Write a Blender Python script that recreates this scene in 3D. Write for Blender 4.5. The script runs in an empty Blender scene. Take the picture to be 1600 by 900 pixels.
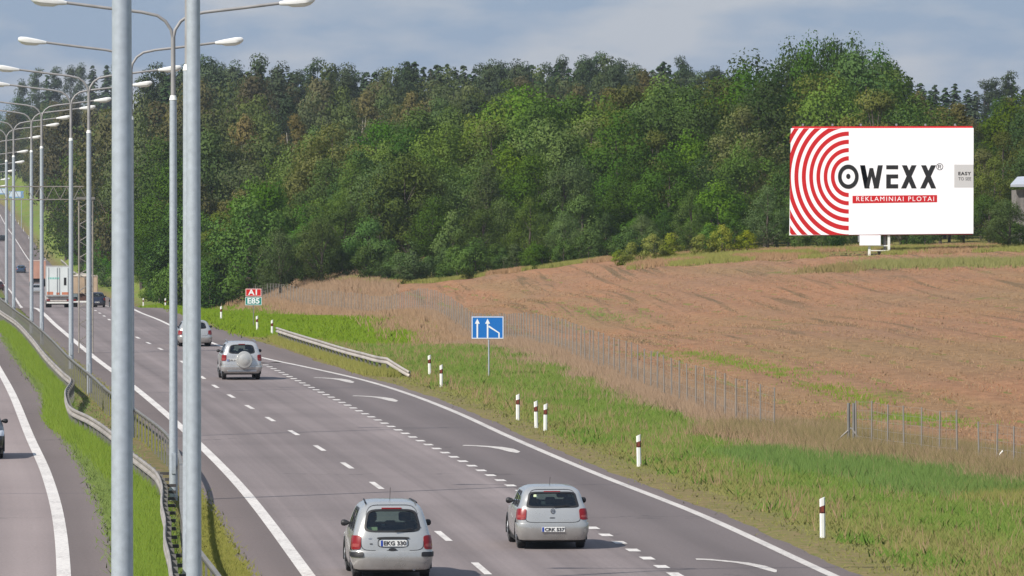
import bpy, math, random
import numpy as np
from mathutils import Vector, Matrix, Euler
R = math.radians
sc = bpy.context.scene
col = sc.collection
random.seed(7); rng = np.random.default_rng(7)

# ------------------------------------------------------------------ camera, sky, sun
F, H, YH = 10000.0, 7.35, 305.0            # focal length in px of a 1600 px wide frame, eye height, horizon row
cam_d = bpy.data.cameras.new('camera'); cam = bpy.data.objects.new('camera', cam_d); col.objects.link(cam)
cam_d.sensor_width = 36; cam_d.lens = 225; cam_d.clip_start = 1; cam_d.clip_end = 40000
cam.location = (0, 0, H); cam.rotation_euler = (R(90) - math.atan((450 - YH) / F), 0, 0)
sc.camera = cam
sc.view_settings.view_transform = 'Standard'; sc.view_settings.look = 'None'
sc.view_settings.exposure = 0.3; sc.view_settings.gamma = 1
SUN_EL, SUN_AZ = R(42), R(-131)            # azimuth clockwise from +Y: behind the camera, to its left
wd = bpy.data.worlds.new('World'); sc.world = wd; wd.use_nodes = True
nt = wd.node_tree; nt.nodes.clear()
def nd(t, typ, **kw):
    n = t.nodes.new(typ)
    for k, v in kw.items():
        if k.startswith('_'): setattr(n, k[1:], v)
        else: n.inputs[k.replace('__', ' ')].default_value = v
    return n
sky = nd(nt, 'ShaderNodeTexSky', _sky_type='NISHITA'); sky.sun_disc = False
sky.sun_elevation = SUN_EL; sky.sun_rotation = SUN_AZ % (2 * math.pi); sky.air_density = 1.3; sky.dust_density = 1.0; sky.ozone_density = 2.0
tc = nd(nt, 'ShaderNodeTexCoord')
mp = nd(nt, 'ShaderNodeMapping'); mp.inputs['Scale'].default_value = (1, 1, 3.2)
nz = nd(nt, 'ShaderNodeTexNoise', Scale=26.0, Detail=6.0, Roughness=0.5)
nt.links.new(tc.outputs['Generated'], mp.inputs[0]); nt.links.new(mp.outputs[0], nz.inputs['Vector'])
rp = nd(nt, 'ShaderNodeValToRGB')
rp.color_ramp.elements[0].position = 0.44; rp.color_ramp.elements[0].color = (0, 0, 0, 1)
rp.color_ramp.elements[1].position = 0.60; rp.color_ramp.elements[1].color = (1, 1, 1, 1)
nt.links.new(nz.outputs['Fac'], rp.inputs[0])
cl = nd(nt, 'ShaderNodeMix', _data_type='RGBA'); cl.inputs[6].default_value = (2.25, 3.2, 4.75, 1); cl.inputs[7].default_value = (4.1, 4.5, 5.3, 1)
nt.links.new(rp.outputs[0], cl.inputs[0])
mx = nd(nt, 'ShaderNodeMix', _data_type='RGBA'); mx.inputs[0].default_value = 0.86
nt.links.new(sky.outputs[0], mx.inputs[6]); nt.links.new(cl.outputs[2], mx.inputs[7])
bg = nd(nt, 'ShaderNodeBackground', Strength=0.095)
nt.links.new(mx.outputs[2], bg.inputs[0])
wo = nd(nt, 'ShaderNodeOutputWorld'); nt.links.new(bg.outputs[0], wo.inputs[0])
sl = bpy.data.lights.new('sun', 'SUN'); sl.energy = 4.5; sl.angle = R(0.6); sl.color = (1, 0.945, 0.86)
so = bpy.data.objects.new('sun', sl); col.objects.link(so)
sdir = Vector((math.sin(SUN_AZ) * math.cos(SUN_EL), math.cos(SUN_AZ) * math.cos(SUN_EL), math.sin(SUN_EL)))
so.rotation_euler = sdir.to_track_quat('Z', 'Y').to_euler(); so.location = (0, 0, 60)

# ------------------------------------------------------------------ helpers
def tag(o, label=None, cat=None, group=None, kind=None):
    if label: o['label'] = label
    if cat: o['category'] = cat
    if group: o['group'] = group
    if kind: o['kind'] = kind
    return o
def empty(name, loc=(0, 0, 0), rz=0, label=None, cat=None, group=None):
    o = bpy.data.objects.new(name, None); col.objects.link(o); o.empty_display_size = 0.3
    o.location = loc; o.rotation_euler = (0, 0, rz)
    return tag(o, label, cat, group)
def np_mesh(name, V, Fc, mat=None, parent=None, smooth=False, attrs=None, normals=None):
    V = np.asarray(V, dtype=np.float32); me = bpy.data.meshes.new(name)
    Fc = np.asarray(Fc, dtype=np.int32); m, k = Fc.shape
    me.vertices.add(len(V)); me.vertices.foreach_set('co', V.ravel())
    me.loops.add(m * k); me.loops.foreach_set('vertex_index', Fc.ravel())
    me.polygons.add(m); me.polygons.foreach_set('loop_start', np.arange(0, m * k, k, dtype=np.int32))
    me.polygons.foreach_set('loop_total', np.full(m, k, dtype=np.int32))
    if attrs:
        for an, av in attrs.items():
            a = me.attributes.new(an, 'FLOAT', 'POINT'); a.data.foreach_set('value', np.asarray(av, dtype=np.float32))
    me.update(calc_edges=True)
    me.polygons.foreach_set('use_smooth', np.full(m, smooth))
    if normals is not None:
        me.polygons.foreach_set('use_smooth', np.full(m, True)); me.normals_split_custom_set_from_vertices(np.asarray(normals, dtype=np.float32))
    if mat: me.materials.append(mat)
    o = bpy.data.objects.new(name, me); col.objects.link(o); o.parent = parent
    return o
class MB:
    def __init__(s): s.v = []; s.f = []
    def add(s, vs, fs):
        b = len(s.v); s.v += [tuple(p) for p in vs]; s.f += [tuple(i + b for i in f) for f in fs]; return s
    def box(s, x0, x1, y0, y1, z0, z1, M=None):
        vs = [Vector(p) for p in ((x0,y0,z0),(x1,y0,z0),(x1,y1,z0),(x0,y1,z0),(x0,y0,z1),(x1,y0,z1),(x1,y1,z1),(x0,y1,z1))]
        if M: vs = [M @ p for p in vs]
        return s.add(vs, [(3,2,1,0),(4,5,6,7),(0,1,5,4),(1,2,6,5),(2,3,7,6),(3,0,4,7)])
    def tube(s, pts, rad, n=8, cap=True):
        pts = [Vector(p) for p in pts]
        if not hasattr(rad, '__len__'): rad = [rad] * len(pts)
        b = len(s.v); up = None
        for i, p in enumerate(pts):
            t = (pts[min(i + 1, len(pts) - 1)] - pts[max(i - 1, 0)]).normalized()
            if up is None: up = Vector((1, 0, 0)) if abs(t.x) < .9 else Vector((0, 1, 0))
            a = t.cross(up).normalized(); c = a.cross(t).normalized(); up = c
            for k in range(n):
                q = 2 * math.pi * k / n
                s.v.append(tuple(p + (a * math.cos(q) + c * math.sin(q)) * rad[i]))
        for i in range(len(pts) - 1):
            for k in range(n):
                j = (k + 1) % n
                s.f.append((b + i*n + k, b + i*n + j, b + (i+1)*n + j, b + (i+1)*n + k))
        if cap:
            s.f.append(tuple(b + k for k in range(n))[::-1]); e = b + (len(pts) - 1) * n
            s.f.append(tuple(e + k for k in range(n)))
        return s
    def prism(s, poly, y0, y1, M=None):
        """poly in (x, z), extruded in y"""
        n = len(poly); vs = [Vector((p[0], y0, p[1])) for p in poly] + [Vector((p[0], y1, p[1])) for p in poly]
        if M: vs = [M @ p for p in vs]
        fs = [tuple(range(n)), tuple(range(2*n - 1, n - 1, -1))] + [(i, i + n, (i+1) % n + n, (i+1) % n) for i in range(n)]
        return s.add(vs, fs)
    def build(s, name, mat, parent=None, smooth=False, bevel=0):
        me = bpy.data.meshes.new(name); me.from_pydata(s.v, [], s.f); me.update()
        if mat: me.materials.append(mat)
        if smooth:
            me.polygons.foreach_set('use_smooth', [True] * len(me.polygons))
            me.set_sharp_from_angle(angle=R(38))
        o = bpy.data.objects.new(name, me); col.objects.link(o); o.parent = parent
        if bevel:
            b = o.modifiers.new('bevel', 'BEVEL'); b.width = bevel; b.segments = 2; b.limit_method = 'ANGLE'
        return o
def dup(o, loc=None, rz=None, scale=None, label=None, parent=None):
    c = o.copy(); col.objects.link(c)
    if parent is not None: c.parent = parent
    for ch in list(o.children):
        if ch is not c: dup(ch, parent=c)
    if loc is not None: c.location = loc
    if rz is not None: c.rotation_euler = (0, 0, rz)
    if scale is not None: c.scale = scale
    if label: c['label'] = label
    return c
def text_mesh(name, body, size, mat, parent, loc, rot=(R(90), 0, 0), align='CENTER', sx=1.0, bold=0.0, space=1.0, th=0.004):
    cu = bpy.data.curves.new(name, 'FONT'); cu.body = body; cu.size = size; cu.align_x = align; cu.align_y = 'CENTER'
    cu.extrude = th; cu.offset = bold; cu.space_character = space; cu.resolution_u = 3
    t = bpy.data.objects.new(name + '_tmp', cu); col.objects.link(t)
    me = bpy.data.meshes.new_from_object(t.evaluated_get(bpy.context.evaluated_depsgraph_get()))
    bpy.data.objects.remove(t); bpy.data.curves.remove(cu)
    me.name = name; me.materials.clear(); me.materials.append(mat)
    o = bpy.data.objects.new(name, me); col.objects.link(o); o.parent = parent
    o.location = loc; o.rotation_euler = rot; o.scale = (sx, 1, 1)
    return o
# natural cubic spline
def spline(pts):
    x = np.array([p[0] for p in pts], float); y = np.array([p[1] for p in pts], float)
    # pchip style (monotone, no overshoot)
    h = np.diff(x); d = np.diff(y) / h; m = np.zeros_like(y)
    m[1:-1] = np.where(d[:-1] * d[1:] > 0, (h[:-1] + h[1:]) / (h[:-1] / np.where(d[1:] == 0, 1, d[1:]) + h[1:] / np.where(d[:-1] == 0, 1, d[:-1]) + 1e-12), 0)
    m[0], m[-1] = d[0], d[-1]
    def f(t):
        t = np.asarray(t, float); i = np.clip(np.searchsorted(x, t) - 1, 0, len(h) - 1)
        s = (t - x[i]) / h[i]; lo = s < 0; hi = s > 1; sc_ = np.clip(s, 0, 1)
        r = (2*sc_**3 - 3*sc_**2 + 1) * y[i] + (sc_**3 - 2*sc_**2 + sc_) * h[i] * m[i] + (-2*sc_**3 + 3*sc_**2) * y[i+1] + (sc_**3 - sc_**2) * h[i] * m[i+1]
        r = np.where(lo, y[0] + m[0] * (t - x[0]), r); return np.where(hi, y[-1] + m[-1] * (t - x[-1]), r)
    return f

# ------------------------------------------------------------------ materials
def new_mat(name):
    m = bpy.data.materials.new(name); m.use_nodes = True; t = m.node_tree
    b = t.nodes['Principled BSDF']; return m, t, b
def plain(name, c, rough=.6, metal=0, coat=0, spec=.5, var=0, scale=3, emit=0):
    m, t, b = new_mat(name)
    b.inputs['Base Color'].default_value = (*c, 1); b.inputs['Roughness'].default_value = rough
    b.inputs['Metallic'].default_value = metal; b.inputs['Coat Weight'].default_value = coat
    b.inputs['Specular IOR Level'].default_value = spec
    if var:
        n = nd(t, 'ShaderNodeTexNoise', Scale=scale, Detail=6.0); tcn = nd(t, 'ShaderNodeTexCoord')
        t.links.new(tcn.outputs['Object'], n.inputs['Vector'])
        r = nd(t, 'ShaderNodeMapRange'); r.inputs[3].default_value = 1 - var; r.inputs[4].default_value = 1 + var; r.inputs[1].default_value = .3; r.inputs[2].default_value = .7
        t.links.new(n.outputs['Fac'], r.inputs[0])
        mu = nd(t, 'ShaderNodeMix', _data_type='RGBA', _blend_type='MULTIPLY'); mu.inputs[0].default_value = 1; mu.inputs[6].default_value = (*c, 1)
        t.links.new(r.outputs[0], mu.inputs[7]); t.links.new(mu.outputs[2], b.inputs['Base Color'])
    return m
class NT:
    """small node-graph helper"""
    def __init__(s, t): s.t = t
    def n(s, typ, **k): return nd(s.t, typ, **k)
    def l(s, a, b): s.t.links.new(a, b)
    def attr(s, name): return s.n('ShaderNodeAttribute', _attribute_name=name).outputs['Fac']
    def uv(s, sx, sy, sz=1, rot=0, src='Object', shift=(0,0,0)):
        c = s.n('ShaderNodeTexCoord'); m = s.n('ShaderNodeMapping'); m.inputs['Scale'].default_value = (sx, sy, sz); m.inputs['Rotation'].default_value = (0, 0, rot); m.inputs['Location'].default_value = shift
        s.l(c.outputs[src], m.inputs[0]); return m.outputs[0]
    def noise(s, vec, scale=1, detail=5, rough=.55, dist=0):
        n = s.n('ShaderNodeTexNoise', Scale=float(scale), Detail=float(detail), Roughness=rough, Distortion=float(dist)); s.l(vec, n.inputs['Vector']); return n.outputs['Fac']
    def rng(s, v, a, b, c=0., d=1.):
        r = s.n('ShaderNodeMapRange'); r.inputs[1].default_value = a; r.inputs[2].default_value = b; r.inputs[3].default_value = c; r.inputs[4].default_value = d
        s.l(v, r.inputs[0]); return r.outputs[0]
    def math(s, op, a, b=None):
        r = s.n('ShaderNodeMath', _operation=op); r.use_clamp = False
        for i, q in enumerate((a, b)):
            if q is None: continue
            if hasattr(q, 'links') or hasattr(q, 'is_output'): s.l(q, r.inputs[i])
            else: r.inputs[i].default_value = q
        return r.outputs[0]
    def mix(s, f, a, b, mode='MIX'):
        m = s.n('ShaderNodeMix', _data_type='RGBA', _blend_type=mode); m.clamp_factor = True
        for i, q in ((0, f), (6, a), (7, b)):
            if isinstance(q, tuple): m.inputs[i].default_value = (*q, 1)
            elif isinstance(q, (int, float)): m.inputs[i].default_value = q
            else: s.l(q, m.inputs[i])
        return m.outputs[2]
    def bump(s, h, strength, dist, b):
        n = s.n('ShaderNodeBump', Strength=strength, Distance=dist); s.l(h, n.inputs['Height']); s.l(n.outputs[0], b.inputs['Normal'])

def asphalt(name, c, c2, streak=.17):
    m, t, b = new_mat(name); g = NT(t); b.inputs['Roughness'].default_value = .85; b.inputs['Specular IOR Level'].default_value = .3
    u, v = g.attr('lat'), g.attr('lon')
    cx = g.n('ShaderNodeCombineXYZ'); g.l(u, cx.inputs[0]); g.l(v, cx.inputs[1])
    def mapv(sx, sy):
        mm = g.n('ShaderNodeMapping'); mm.inputs['Scale'].default_value = (sx, sy, 1); g.l(cx.outputs[0], mm.inputs[0]); return mm.outputs[0]
    big = g.noise(mapv(.25, .02), 1, 4); st = g.noise(mapv(1.6, .006), 1, 3, .6); tr = g.noise(mapv(.05, .11), 1, 6, .6); fine = g.noise(mapv(14, 6), 1, 8, .75)
    c_ = g.mix(g.rng(big, .35, .65), c, c2)
    c_ = g.mix(1.0, c_, g.rng(st, .3, .7, 1 - streak, 1 + streak), 'MULTIPLY')
    c_ = g.mix(1.0, c_, g.rng(tr, .3, .7, 1 - streak * .7, 1 + streak * .7), 'MULTIPLY')
    c_ = g.mix(1.0, c_, g.rng(fine, .3, .7, .86, 1.14), 'MULTIPLY')
    # tyre tracks: two darker bands in each 3.6 m lane
    w = g.math('COSINE', g.math('MULTIPLY', u, 2 * math.pi / 1.8)); c_ = g.mix(1.0, c_, g.rng(w, -1, 1, 1.07, .915), 'MULTIPLY')
    # transverse cracks
    wob = g.math('ADD', g.math('MULTIPLY', g.noise(mapv(.5, .3), 1, 4), 7.0), v)
    fr = g.math('ABSOLUTE', g.math('SUBTRACT', g.math('FRACT', g.math('MULTIPLY', wob, 1 / 23.)), .5))
    ck = g.rng(fr, .0, .009, 1, 0)
    gate = g.rng(g.noise(mapv(.3, .05), 1, 3), .5, .58)
    c_ = g.mix(g.math('MULTIPLY', g.math('MULTIPLY', ck, gate), .5), c_, (.03, .028, .028))
    # tar spots
    sp = g.rng(g.noise(mapv(.9, .35), 1, 3, .5), .72, .78); c_ = g.mix(g.math('MULTIPLY', sp, .35), c_, (.05, .045, .045))
    g.l(c_, b.inputs['Base Color']); g.bump(fine, .25, .02, b)
    return m
def leafy(name, cols, trans=.33, var=.32, hue=.016, rough=.7):
    """cols: two colours mixed by the per-clump tint; per-tree value and hue shift"""
    m, t, b = new_mat(name); g = NT(t)
    tint = g.attr('tint'); oi = g.n('ShaderNodeObjectInfo')
    c_ = g.mix(tint, cols[0], cols[1])
    hsv = g.n('ShaderNodeHueSaturation'); g.l(c_, hsv.inputs['Color'])
    g.l(g.rng(oi.outputs['Random'], 0, 1, .5 - hue, .5 + hue), hsv.inputs['Hue'])
    r2 = g.math('FRACT', g.math('MULTIPLY', oi.outputs['Random'], 7.31)); g.l(g.rng(r2, 0, 1, 1 - var * .8, 1 + var * 1.3), hsv.inputs['Value'])
    r3 = g.math('FRACT', g.math('MULTIPLY', oi.outputs['Random'], 13.7)); g.l(g.rng(r3, 0, 1, .78, 1.05), hsv.inputs['Saturation'])
    t.nodes.remove(b)
    d = g.n('ShaderNodeBsdfDiffuse'); tr = g.n('ShaderNodeBsdfTranslucent'); ms = g.n('ShaderNodeMixShader'); ms.inputs[0].default_value = trans
    g.l(hsv.outputs[0], d.inputs[0]); g.l(g.mix(1.0, hsv.outputs[0], (1.15, 1.25, .6), 'MULTIPLY'), tr.inputs[0])
    g.l(d.outputs[0], ms.inputs[1]); g.l(tr.outputs[0], ms.inputs[2]); g.l(ms.outputs[0], t.nodes['Material Output'].inputs[0])
    return m

M = {}
M['asphalt'] = asphalt('asphalt', (.176, .147, .143), (.208, .174, .169))
M['asphalt_new'] = asphalt('asphalt_newer', (.132, .110, .107), (.155, .130, .126), .06)
M['asphalt_old'] = asphalt('asphalt_older', (.235, .192, .184), (.27, .222, .212), .1)
M['asphalt_shoulder'] = asphalt('asphalt_shoulder', (.142, .114, .107), (.168, .137, .128), .06)
def paint(name, c, wear):
    m, t, b = new_mat(name); g = NT(t); b.inputs['Roughness'].default_value = .7
    v = g.uv(1, 1, 1); f = g.noise(v, 9, 7, .7); f2 = g.noise(v, .35, 3)
    c_ = g.mix(g.rng(g.math('ADD', f, g.math('MULTIPLY', f2, .35)), .64, .90, 0, wear), c, (.22, .19, .18)); g.l(c_, b.inputs['Base Color']); return m
M['paint'] = paint('road_paint', (.68, .64, .60), .85)
M['paint_worn'] = paint('road_paint_worn', (.58, .54, .50), .95)
M['galv'] = plain('galvanised_steel', (.40, .44, .48), .5, .25, var=.10, scale=11)
M['pole_up'] = plain('weathered_steel_pipe', (.30, .29, .29), .6, .15, var=.15, scale=3)
M['rail'] = plain('galvanised_rail', (.44, .40, .36), .55, .2, var=.18, scale=.8)
M['rail_post'] = plain('rail_post_steel', (.21, .20, .185), .65, .2, var=.2, scale=1.3)
M['rail_median'] = plain('weathered_rail', (.33, .30, .27), .6, .2, var=.22, scale=.8)
M['fence'] = plain('fence_steel', (.27, .245, .22), .6, .2, var=.15, scale=1)
M['white'] = plain('white_plastic', (.80, .80, .76), .5, var=.05, scale=4)
M['lampglass'] = plain('lamp_cover_plastic', (.86, .84, .80), .3, var=.04)
M['lamphouse'] = plain('lamp_housing', (.78, .77, .75), .45, var=.06)
M['black'] = plain('black_plastic', (.012, .012, .014), .55)
M['rubber'] = plain('tyre_rubber', (.018, .018, .019), .85)
M['rim'] = plain('alloy_rim', (.35, .36, .38), .35, .8)
M['orange'] = plain('reflector_red', (.22, .05, .03), .4)
M['signblue'] = plain('sign_blue', (.012, .16, .52), .35, var=.04)
M['signwhite'] = plain('sign_white', (.85, .87, .88), .4)
M['signred'] = plain('sign_red', (.62, .015, .012), .35)
M['signteal'] = plain('sign_teal', (.005, .24, .20), .35)
M['signback'] = plain('sign_back', (.3, .31, .32), .5, .3)
M['print_white'] = plain('vinyl_white', (.94, .95, .98), .6)
M['print_red'] = plain('vinyl_red', (.56, .0, .003), .6)
M['print_black'] = plain('vinyl_black', (.006, .006, .006), .6)
M['print_grey'] = plain('vinyl_grey', (.56, .56, .56), .6)
M['wood'] = plain('grey_boards', (.20, .18, .17), .8, var=.3, scale=2)
M['roofing'] = plain('grey_roofing', (.42, .44, .50), .6, var=.1, scale=2)
M['bark'] = plain('bark', (.085, .068, .055), .9, var=.3, scale=3)
M['birch'] = plain('birch_bark', (.42, .38, .34), .8, var=.35, scale=2)
M['leaf_a'] = leafy('leaves_maple_green', ((0.071, 0.129, 0.013), (0.114, 0.174, 0.019)))
M['leaf_b'] = leafy('leaves_dark_green', ((0.045, 0.097, 0.015), (0.073, 0.128, 0.019)))
M['leaf_c'] = leafy('leaves_olive', ((0.098, 0.117, 0.023), (0.138, 0.147, 0.033)))
M['leaf_d'] = leafy('leaves_grey_green', ((0.071, 0.120, 0.026), (0.105, 0.155, 0.039)))
M['leaf_e'] = leafy('leaves_brownish', ((0.122, 0.106, 0.033), (0.171, 0.136, 0.046)))
M['leaf_y'] = leafy('leaves_yellowing', ((.17, .21, .022), (.25, .27, .028)), var=.2)
M['leaf_g'] = leafy('leaves_bright_green', ((0.056, 0.136, 0.012), (0.095, 0.179, 0.016)), var=.2)
M['leaf_f'] = leafy('leaves_dull_grey_green', ((0.073, 0.099, 0.033), (0.110, 0.131, 0.044)))
M['leaf_h'] = leafy('leaves_dull_olive', ((0.095, 0.092, 0.037), (0.132, 0.115, 0.048)))
M['needle'] = leafy('needles_dark', ((0.032, 0.060, 0.024), (0.054, 0.085, 0.031)), trans=.1, var=.25, hue=.02)
M['needle_p'] = leafy('needles_pine', ((0.041, 0.067, 0.031), (0.063, 0.086, 0.037)), trans=.1, var=.25, hue=.02)
M['grass'] = leafy('grass_blades', ((.135, .225, .026), (.215, .285, .042)), var=0, hue=0)
M['grass_lush'] = leafy('lush_grass_blades', ((.10, .195, .028), (.165, .255, .045)), var=0, hue=0)
M['grass_mix'] = leafy('verge_grass_blades', ((.20, .215, .045), (.30, .275, .080)), var=0, hue=0)
M['straw'] = leafy('dry_grass_blades', ((.25, .150, .078), (.37, .235, .135)), trans=.2, var=0, hue=0)
M['weed'] = leafy('weed_blades', ((.17, .145, .055), (.27, .205, .10)), trans=.2, var=0, hue=0)

# ------------------------------------------------------------------ road geometry (world: camera at the origin, looking along +Y)
XL = spline([(0, 4.4), (60, .6), (90, -1.55), (123, -4.0), (160, -6.85), (195, -9.9), (240, -14.1), (287, -18.75), (336, -23.45), (367, -26.4), (410, -30.3), (500, -38.4), (625, -48.0), (900, -70.5), (1180, -96), (1540, -129), (2000, -172), (3000, -330)])
XR = spline([(0, 15.5), (60, 11.4), (90, 9.1), (123, 6.35), (147, 4.45), (167, 2.5), (195, 0), (215, -1.65), (235, -3.55), (252, -5.5), (273, -8.6), (286, -10.7), (310, -13.9), (322, -15.2), (345, -17.6), (375, -20.5), (397, -22.7), (500, -30.4), (625, -38.8), (900, -61.5), (1180, -88.4), (1540, -121), (2000, -164), (3000, -322)])
XO = spline([(0, -1.0), (60, -4.5), (123, -8.5), (148, -10.4), (168, -12.1), (193, -14.4), (237, -18.4), (277, -22.2), (336, -27.8), (410, -34.8), (500, -42.8), (625, -52.4), (900, -75), (1180, -100.5), (1540, -133.5), (2000, -176.5), (3000, -335)])
SH = spline([(0, .45), (255, .5), (278, 1.4), (305, 2.5), (370, 2.1), (625, 2.6), (1000, 3.4), (3000, 3.4)])
ZR = spline([(0, 0), (380, 0), (415, -.12), (500, -1.55), (560, -2.5), (625, -3.6), (750, -5.3), (870, -6.2), (1020, -6.7), (1100, -6.55), (1180, -5.4), (1430, -2.2), (1540, -1.0), (1670, .7), (1800, 2.5), (2200, 7.5), (3000, 16), (6000, 26)])
tp = []
for d in (0, 60, 123, 200, 300, 400, 500, 625, 750, 900, 1100, 1180, 1400, 1600, 1800, 2200, 3000):
    tp += [(float(XR(d)) + 2, d, float(ZR(d))), (float(XO(d)) - 9, d, float(ZR(d)))]
tp += [(20, 130, 0), (30, 60, 0), (13.3, 167, -.07), (8.2, 196, -.2), (-2.1, 357, -.86), (-9.1, 454, -1.5), (-13.7, 488, -1.7), (-22, 555, -2.2),
       (20, 476, 2.97), (-3, 513, .6), (-15, 545, .05), (6.5, 498, 2.0), (38, 476, 3.4), (-17.4, 562, .25), (-14.5, 510, -1.6), (-18, 522, -1.8), (15, 300, .95), (2, 400, .35), (35, 300, 1.4), (25, 220, .3),
       (100, 300, 2.5), (100, 476, 5), (100, 150, .5), (-29.5, 590, -2.4), (-36, 610, -2.7), (-25, 640, -1), (5, 600, 1.9), (60, 600, 4.2), (-4, 545, .5), (4.5, 520, 1.7), (11, 530, 2.3), (26, 510, 3.05), (42, 510, 3.5),
       (-42, 850, 0), (-17, 850, 4), (34, 850, 6), (150, 850, 8), (-69, 1150, 2), (-34, 1150, 8.5), (11, 1150, 10.5), (80, 1150, 12), (300, 1150, 14), (-95, 1540, 5), (-60, 1540, 15),
       (-125, 2000, 22), (-80, 2000, 27), (0, 2000, 27), (150, 2000, 25), (500, 2000, 22), (-330, 2300, 16), (0, 3500, 26), (-600, 3500, 26), (600, 3500, 26), (0, 6500, 28), (-1500, 6500, 28), (1500, 6500, 28),
       (-45, 123, 0), (-50, 300, 0), (-75, 450, -.5), (-100, 625, -2), (-140, 900, -3), (-220, 1500, 3), (-900, 1500, 12), (900, 1000, 14), (-600, 500, 2), (600, 400, 6), (0, -200, 0), (-300, -200, 0), (300, -200, 0)]
tp = np.array(tp, float)
def _k(r2): return r2 * np.log(r2 + 1e-9) * .5
def _sc(P): return np.stack([P[:, 0] / 100, P[:, 1] / 300], 1)
_P = _sc(tp); _D = ((_P[:, None] - _P[None]) ** 2).sum(-1); _n = len(tp)
_A = np.zeros((_n + 3, _n + 3)); _A[:_n, :_n] = _k(_D) + np.eye(_n) * 2e-4; _A[:_n, _n] = 1; _A[:_n, _n+1:] = _P; _A[_n, :_n] = 1; _A[_n+1:, :_n] = _P.T
_W = np.linalg.solve(_A, np.concatenate([tp[:, 2], np.zeros(3)]))
def ground_z(X, Y):
    X = np.atleast_1d(np.asarray(X, float)); Y = np.atleast_1d(np.asarray(Y, float)); sh = X.shape; X = X.ravel(); Y = Y.ravel()
    q = _sc(np.stack([X, Y], 1)); z = np.empty(len(q))
    for i in range(0, len(q), 20000):
        c = q[i:i+20000]; D = ((c[:, None] - _P[None]) ** 2).sum(-1); z[i:i+20000] = _k(D) @ _W[:_n] + _W[_n] + c @ _W[_n+1:]
    zr = ZR(Y); lo = XO(Y) - 9.5; hi = XR(Y) + SH(Y) + .5
    dist = np.maximum(np.maximum(lo - X, X - hi), 0); w = np.clip(dist / 5, 0, 1); w = w * w * (3 - 2 * w)
    return (zr * (1 - w) + z * w).reshape(sh)
def gz(x, y): return float(ground_z([x], [y])[0])
def at(x, s, z=None):
    """image column x (of 1600) and scale s px/m -> point on the ground"""
    d = F / s; X = (x - 800) / s; return Vector((X, d, gz(X, d) if z is None else z))
fence_pts = [(120, 22.5), (150, 16), (167, 13.3), (185, 9.9), (196, 8.2), (240, 4.2), (300, .8), (357, -2.1), (410, -5.6), (454, -9.1), (488, -13.2), (555, -22), (640, -31.5)]
XF = spline(fence_pts)

_lr = spline([(88, -4.3), (99, -5.05), (110.9, -5.88), (123.8, -6.71), (137.5, -7.52), (153, -8.5), (165, -9.82), (179, -11.2), (191.3, -12.63), (208.2, -14.5), (216.4, -15.1), (238.3, -16.68), (264, -19.2), (297.3, -22.3), (336.7, -26.1), (368.7, -29.5)])
_rr = spline([(88, -3.3), (108, -4.9), (122, -6.15), (144, -7.45), (158, -8.2), (173, -9.3), (192, -11.2), (214, -13.55), (229, -15.0), (255, -17.6), (290, -20.9), (333, -25.1), (367, -28.6)])
rows = np.concatenate([np.arange(40, 460, 2.5), np.arange(460, 760, 5), np.geomspace(760, 7500, 60)])
cols = np.concatenate([-np.geomspace(3000, 32, 16), np.arange(-30, 26, .6), np.geomspace(27, 2500, 30)])
U, D = np.meshgrid(cols, rows); X = XR(D) + U
Z = ground_z(X, D)
inroad = (X > XO(D) - 9) & (X < XR(D) + SH(D)) & ~((X > XO(D) + 1.3) & (X < XL(D) - 1.1))
Z = Z - np.where(inroad, .10, 0) + np.where(~inroad, 1, 0) * .02 * np.sin(X * 3.1 + np.sin(D * .7)) * np.sin(D * .9 + X)
u = X - XR(D) - SH(D)
dirt = np.clip(1 - np.abs(u - .5) / 2.0, 0, 1) + np.clip(1 - np.abs(X - (XL(D) - 1.25)) / .55, 0, 1) + np.clip(1 - np.abs(X - (XO(D) + 1.35)) / .45, 0, 1) * .8
dirt = np.maximum(dirt, ((X > _lr(D) + .15) & (X < _rr(D) + .3) & (D < 370)) * 1.4); fd = np.abs(X - XF(D)); dry = np.clip(1.05 - fd / (1.1 + 3.0 * np.clip((D - 330) / 150, 0, 1)), 0, 1) * (D < 640) * (D > 150)
dry = np.maximum(dry, np.clip(1 - np.hypot((X + 17.4) / 7, (D - 556) / 26), 0, 1) * 1.5)
dry = np.maximum(dry, ((X > XF(D)) & (D < 700)) * .55)
med = ((X > XO(D)) & (X < XL(D))) * 1.0
nr, nc = U.shape
idx = np.arange(nr * nc).reshape(nr, nc)
fc = np.stack([idx[:-1, :-1], idx[:-1, 1:], idx[1:, 1:], idx[1:, :-1]], -1).reshape(-1, 4)
m, t, b = new_mat('ground_grass'); g = NT(t); b.inputs['Roughness'].default_value = .95; b.inputs['Specular IOR Level'].default_value = .1
v = g.uv(1, 1); n1 = g.noise(v, .35, 5); n2 = g.noise(v, 3.0, 6, .7); n3 = g.noise(g.uv(.12, .05), 1, 4)
c_ = g.mix(g.rng(n1, .35, .65), (.11, .165, .025), (.16, .205, .035))
c_ = g.mix(g.rng(n3, .45, .62, 0, .55), c_, (.17, .16, .05))
c_ = g.mix(g.math('MULTIPLY', g.attr('med'), .7), c_, (.065, .150, .012))
c_ = g.mix(g.math('MULTIPLY', g.attr('dry'), g.rng(n2, .3, .6, .5, 1)), c_, (.24, .145, .075))
c_ = g.mix(g.math('MULTIPLY', g.attr('dirt'), g.rng(n2, .3, .62, .2, 1)), c_, (.21, .135, .085))
c_ = g.mix(1.0, c_, g.rng(n2, .3, .7, .75, 1.25), 'MULTIPLY')
g.l(c_, b.inputs['Base Color']); g.bump(n2, .5, .12, b); M['ground'] = m
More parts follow.
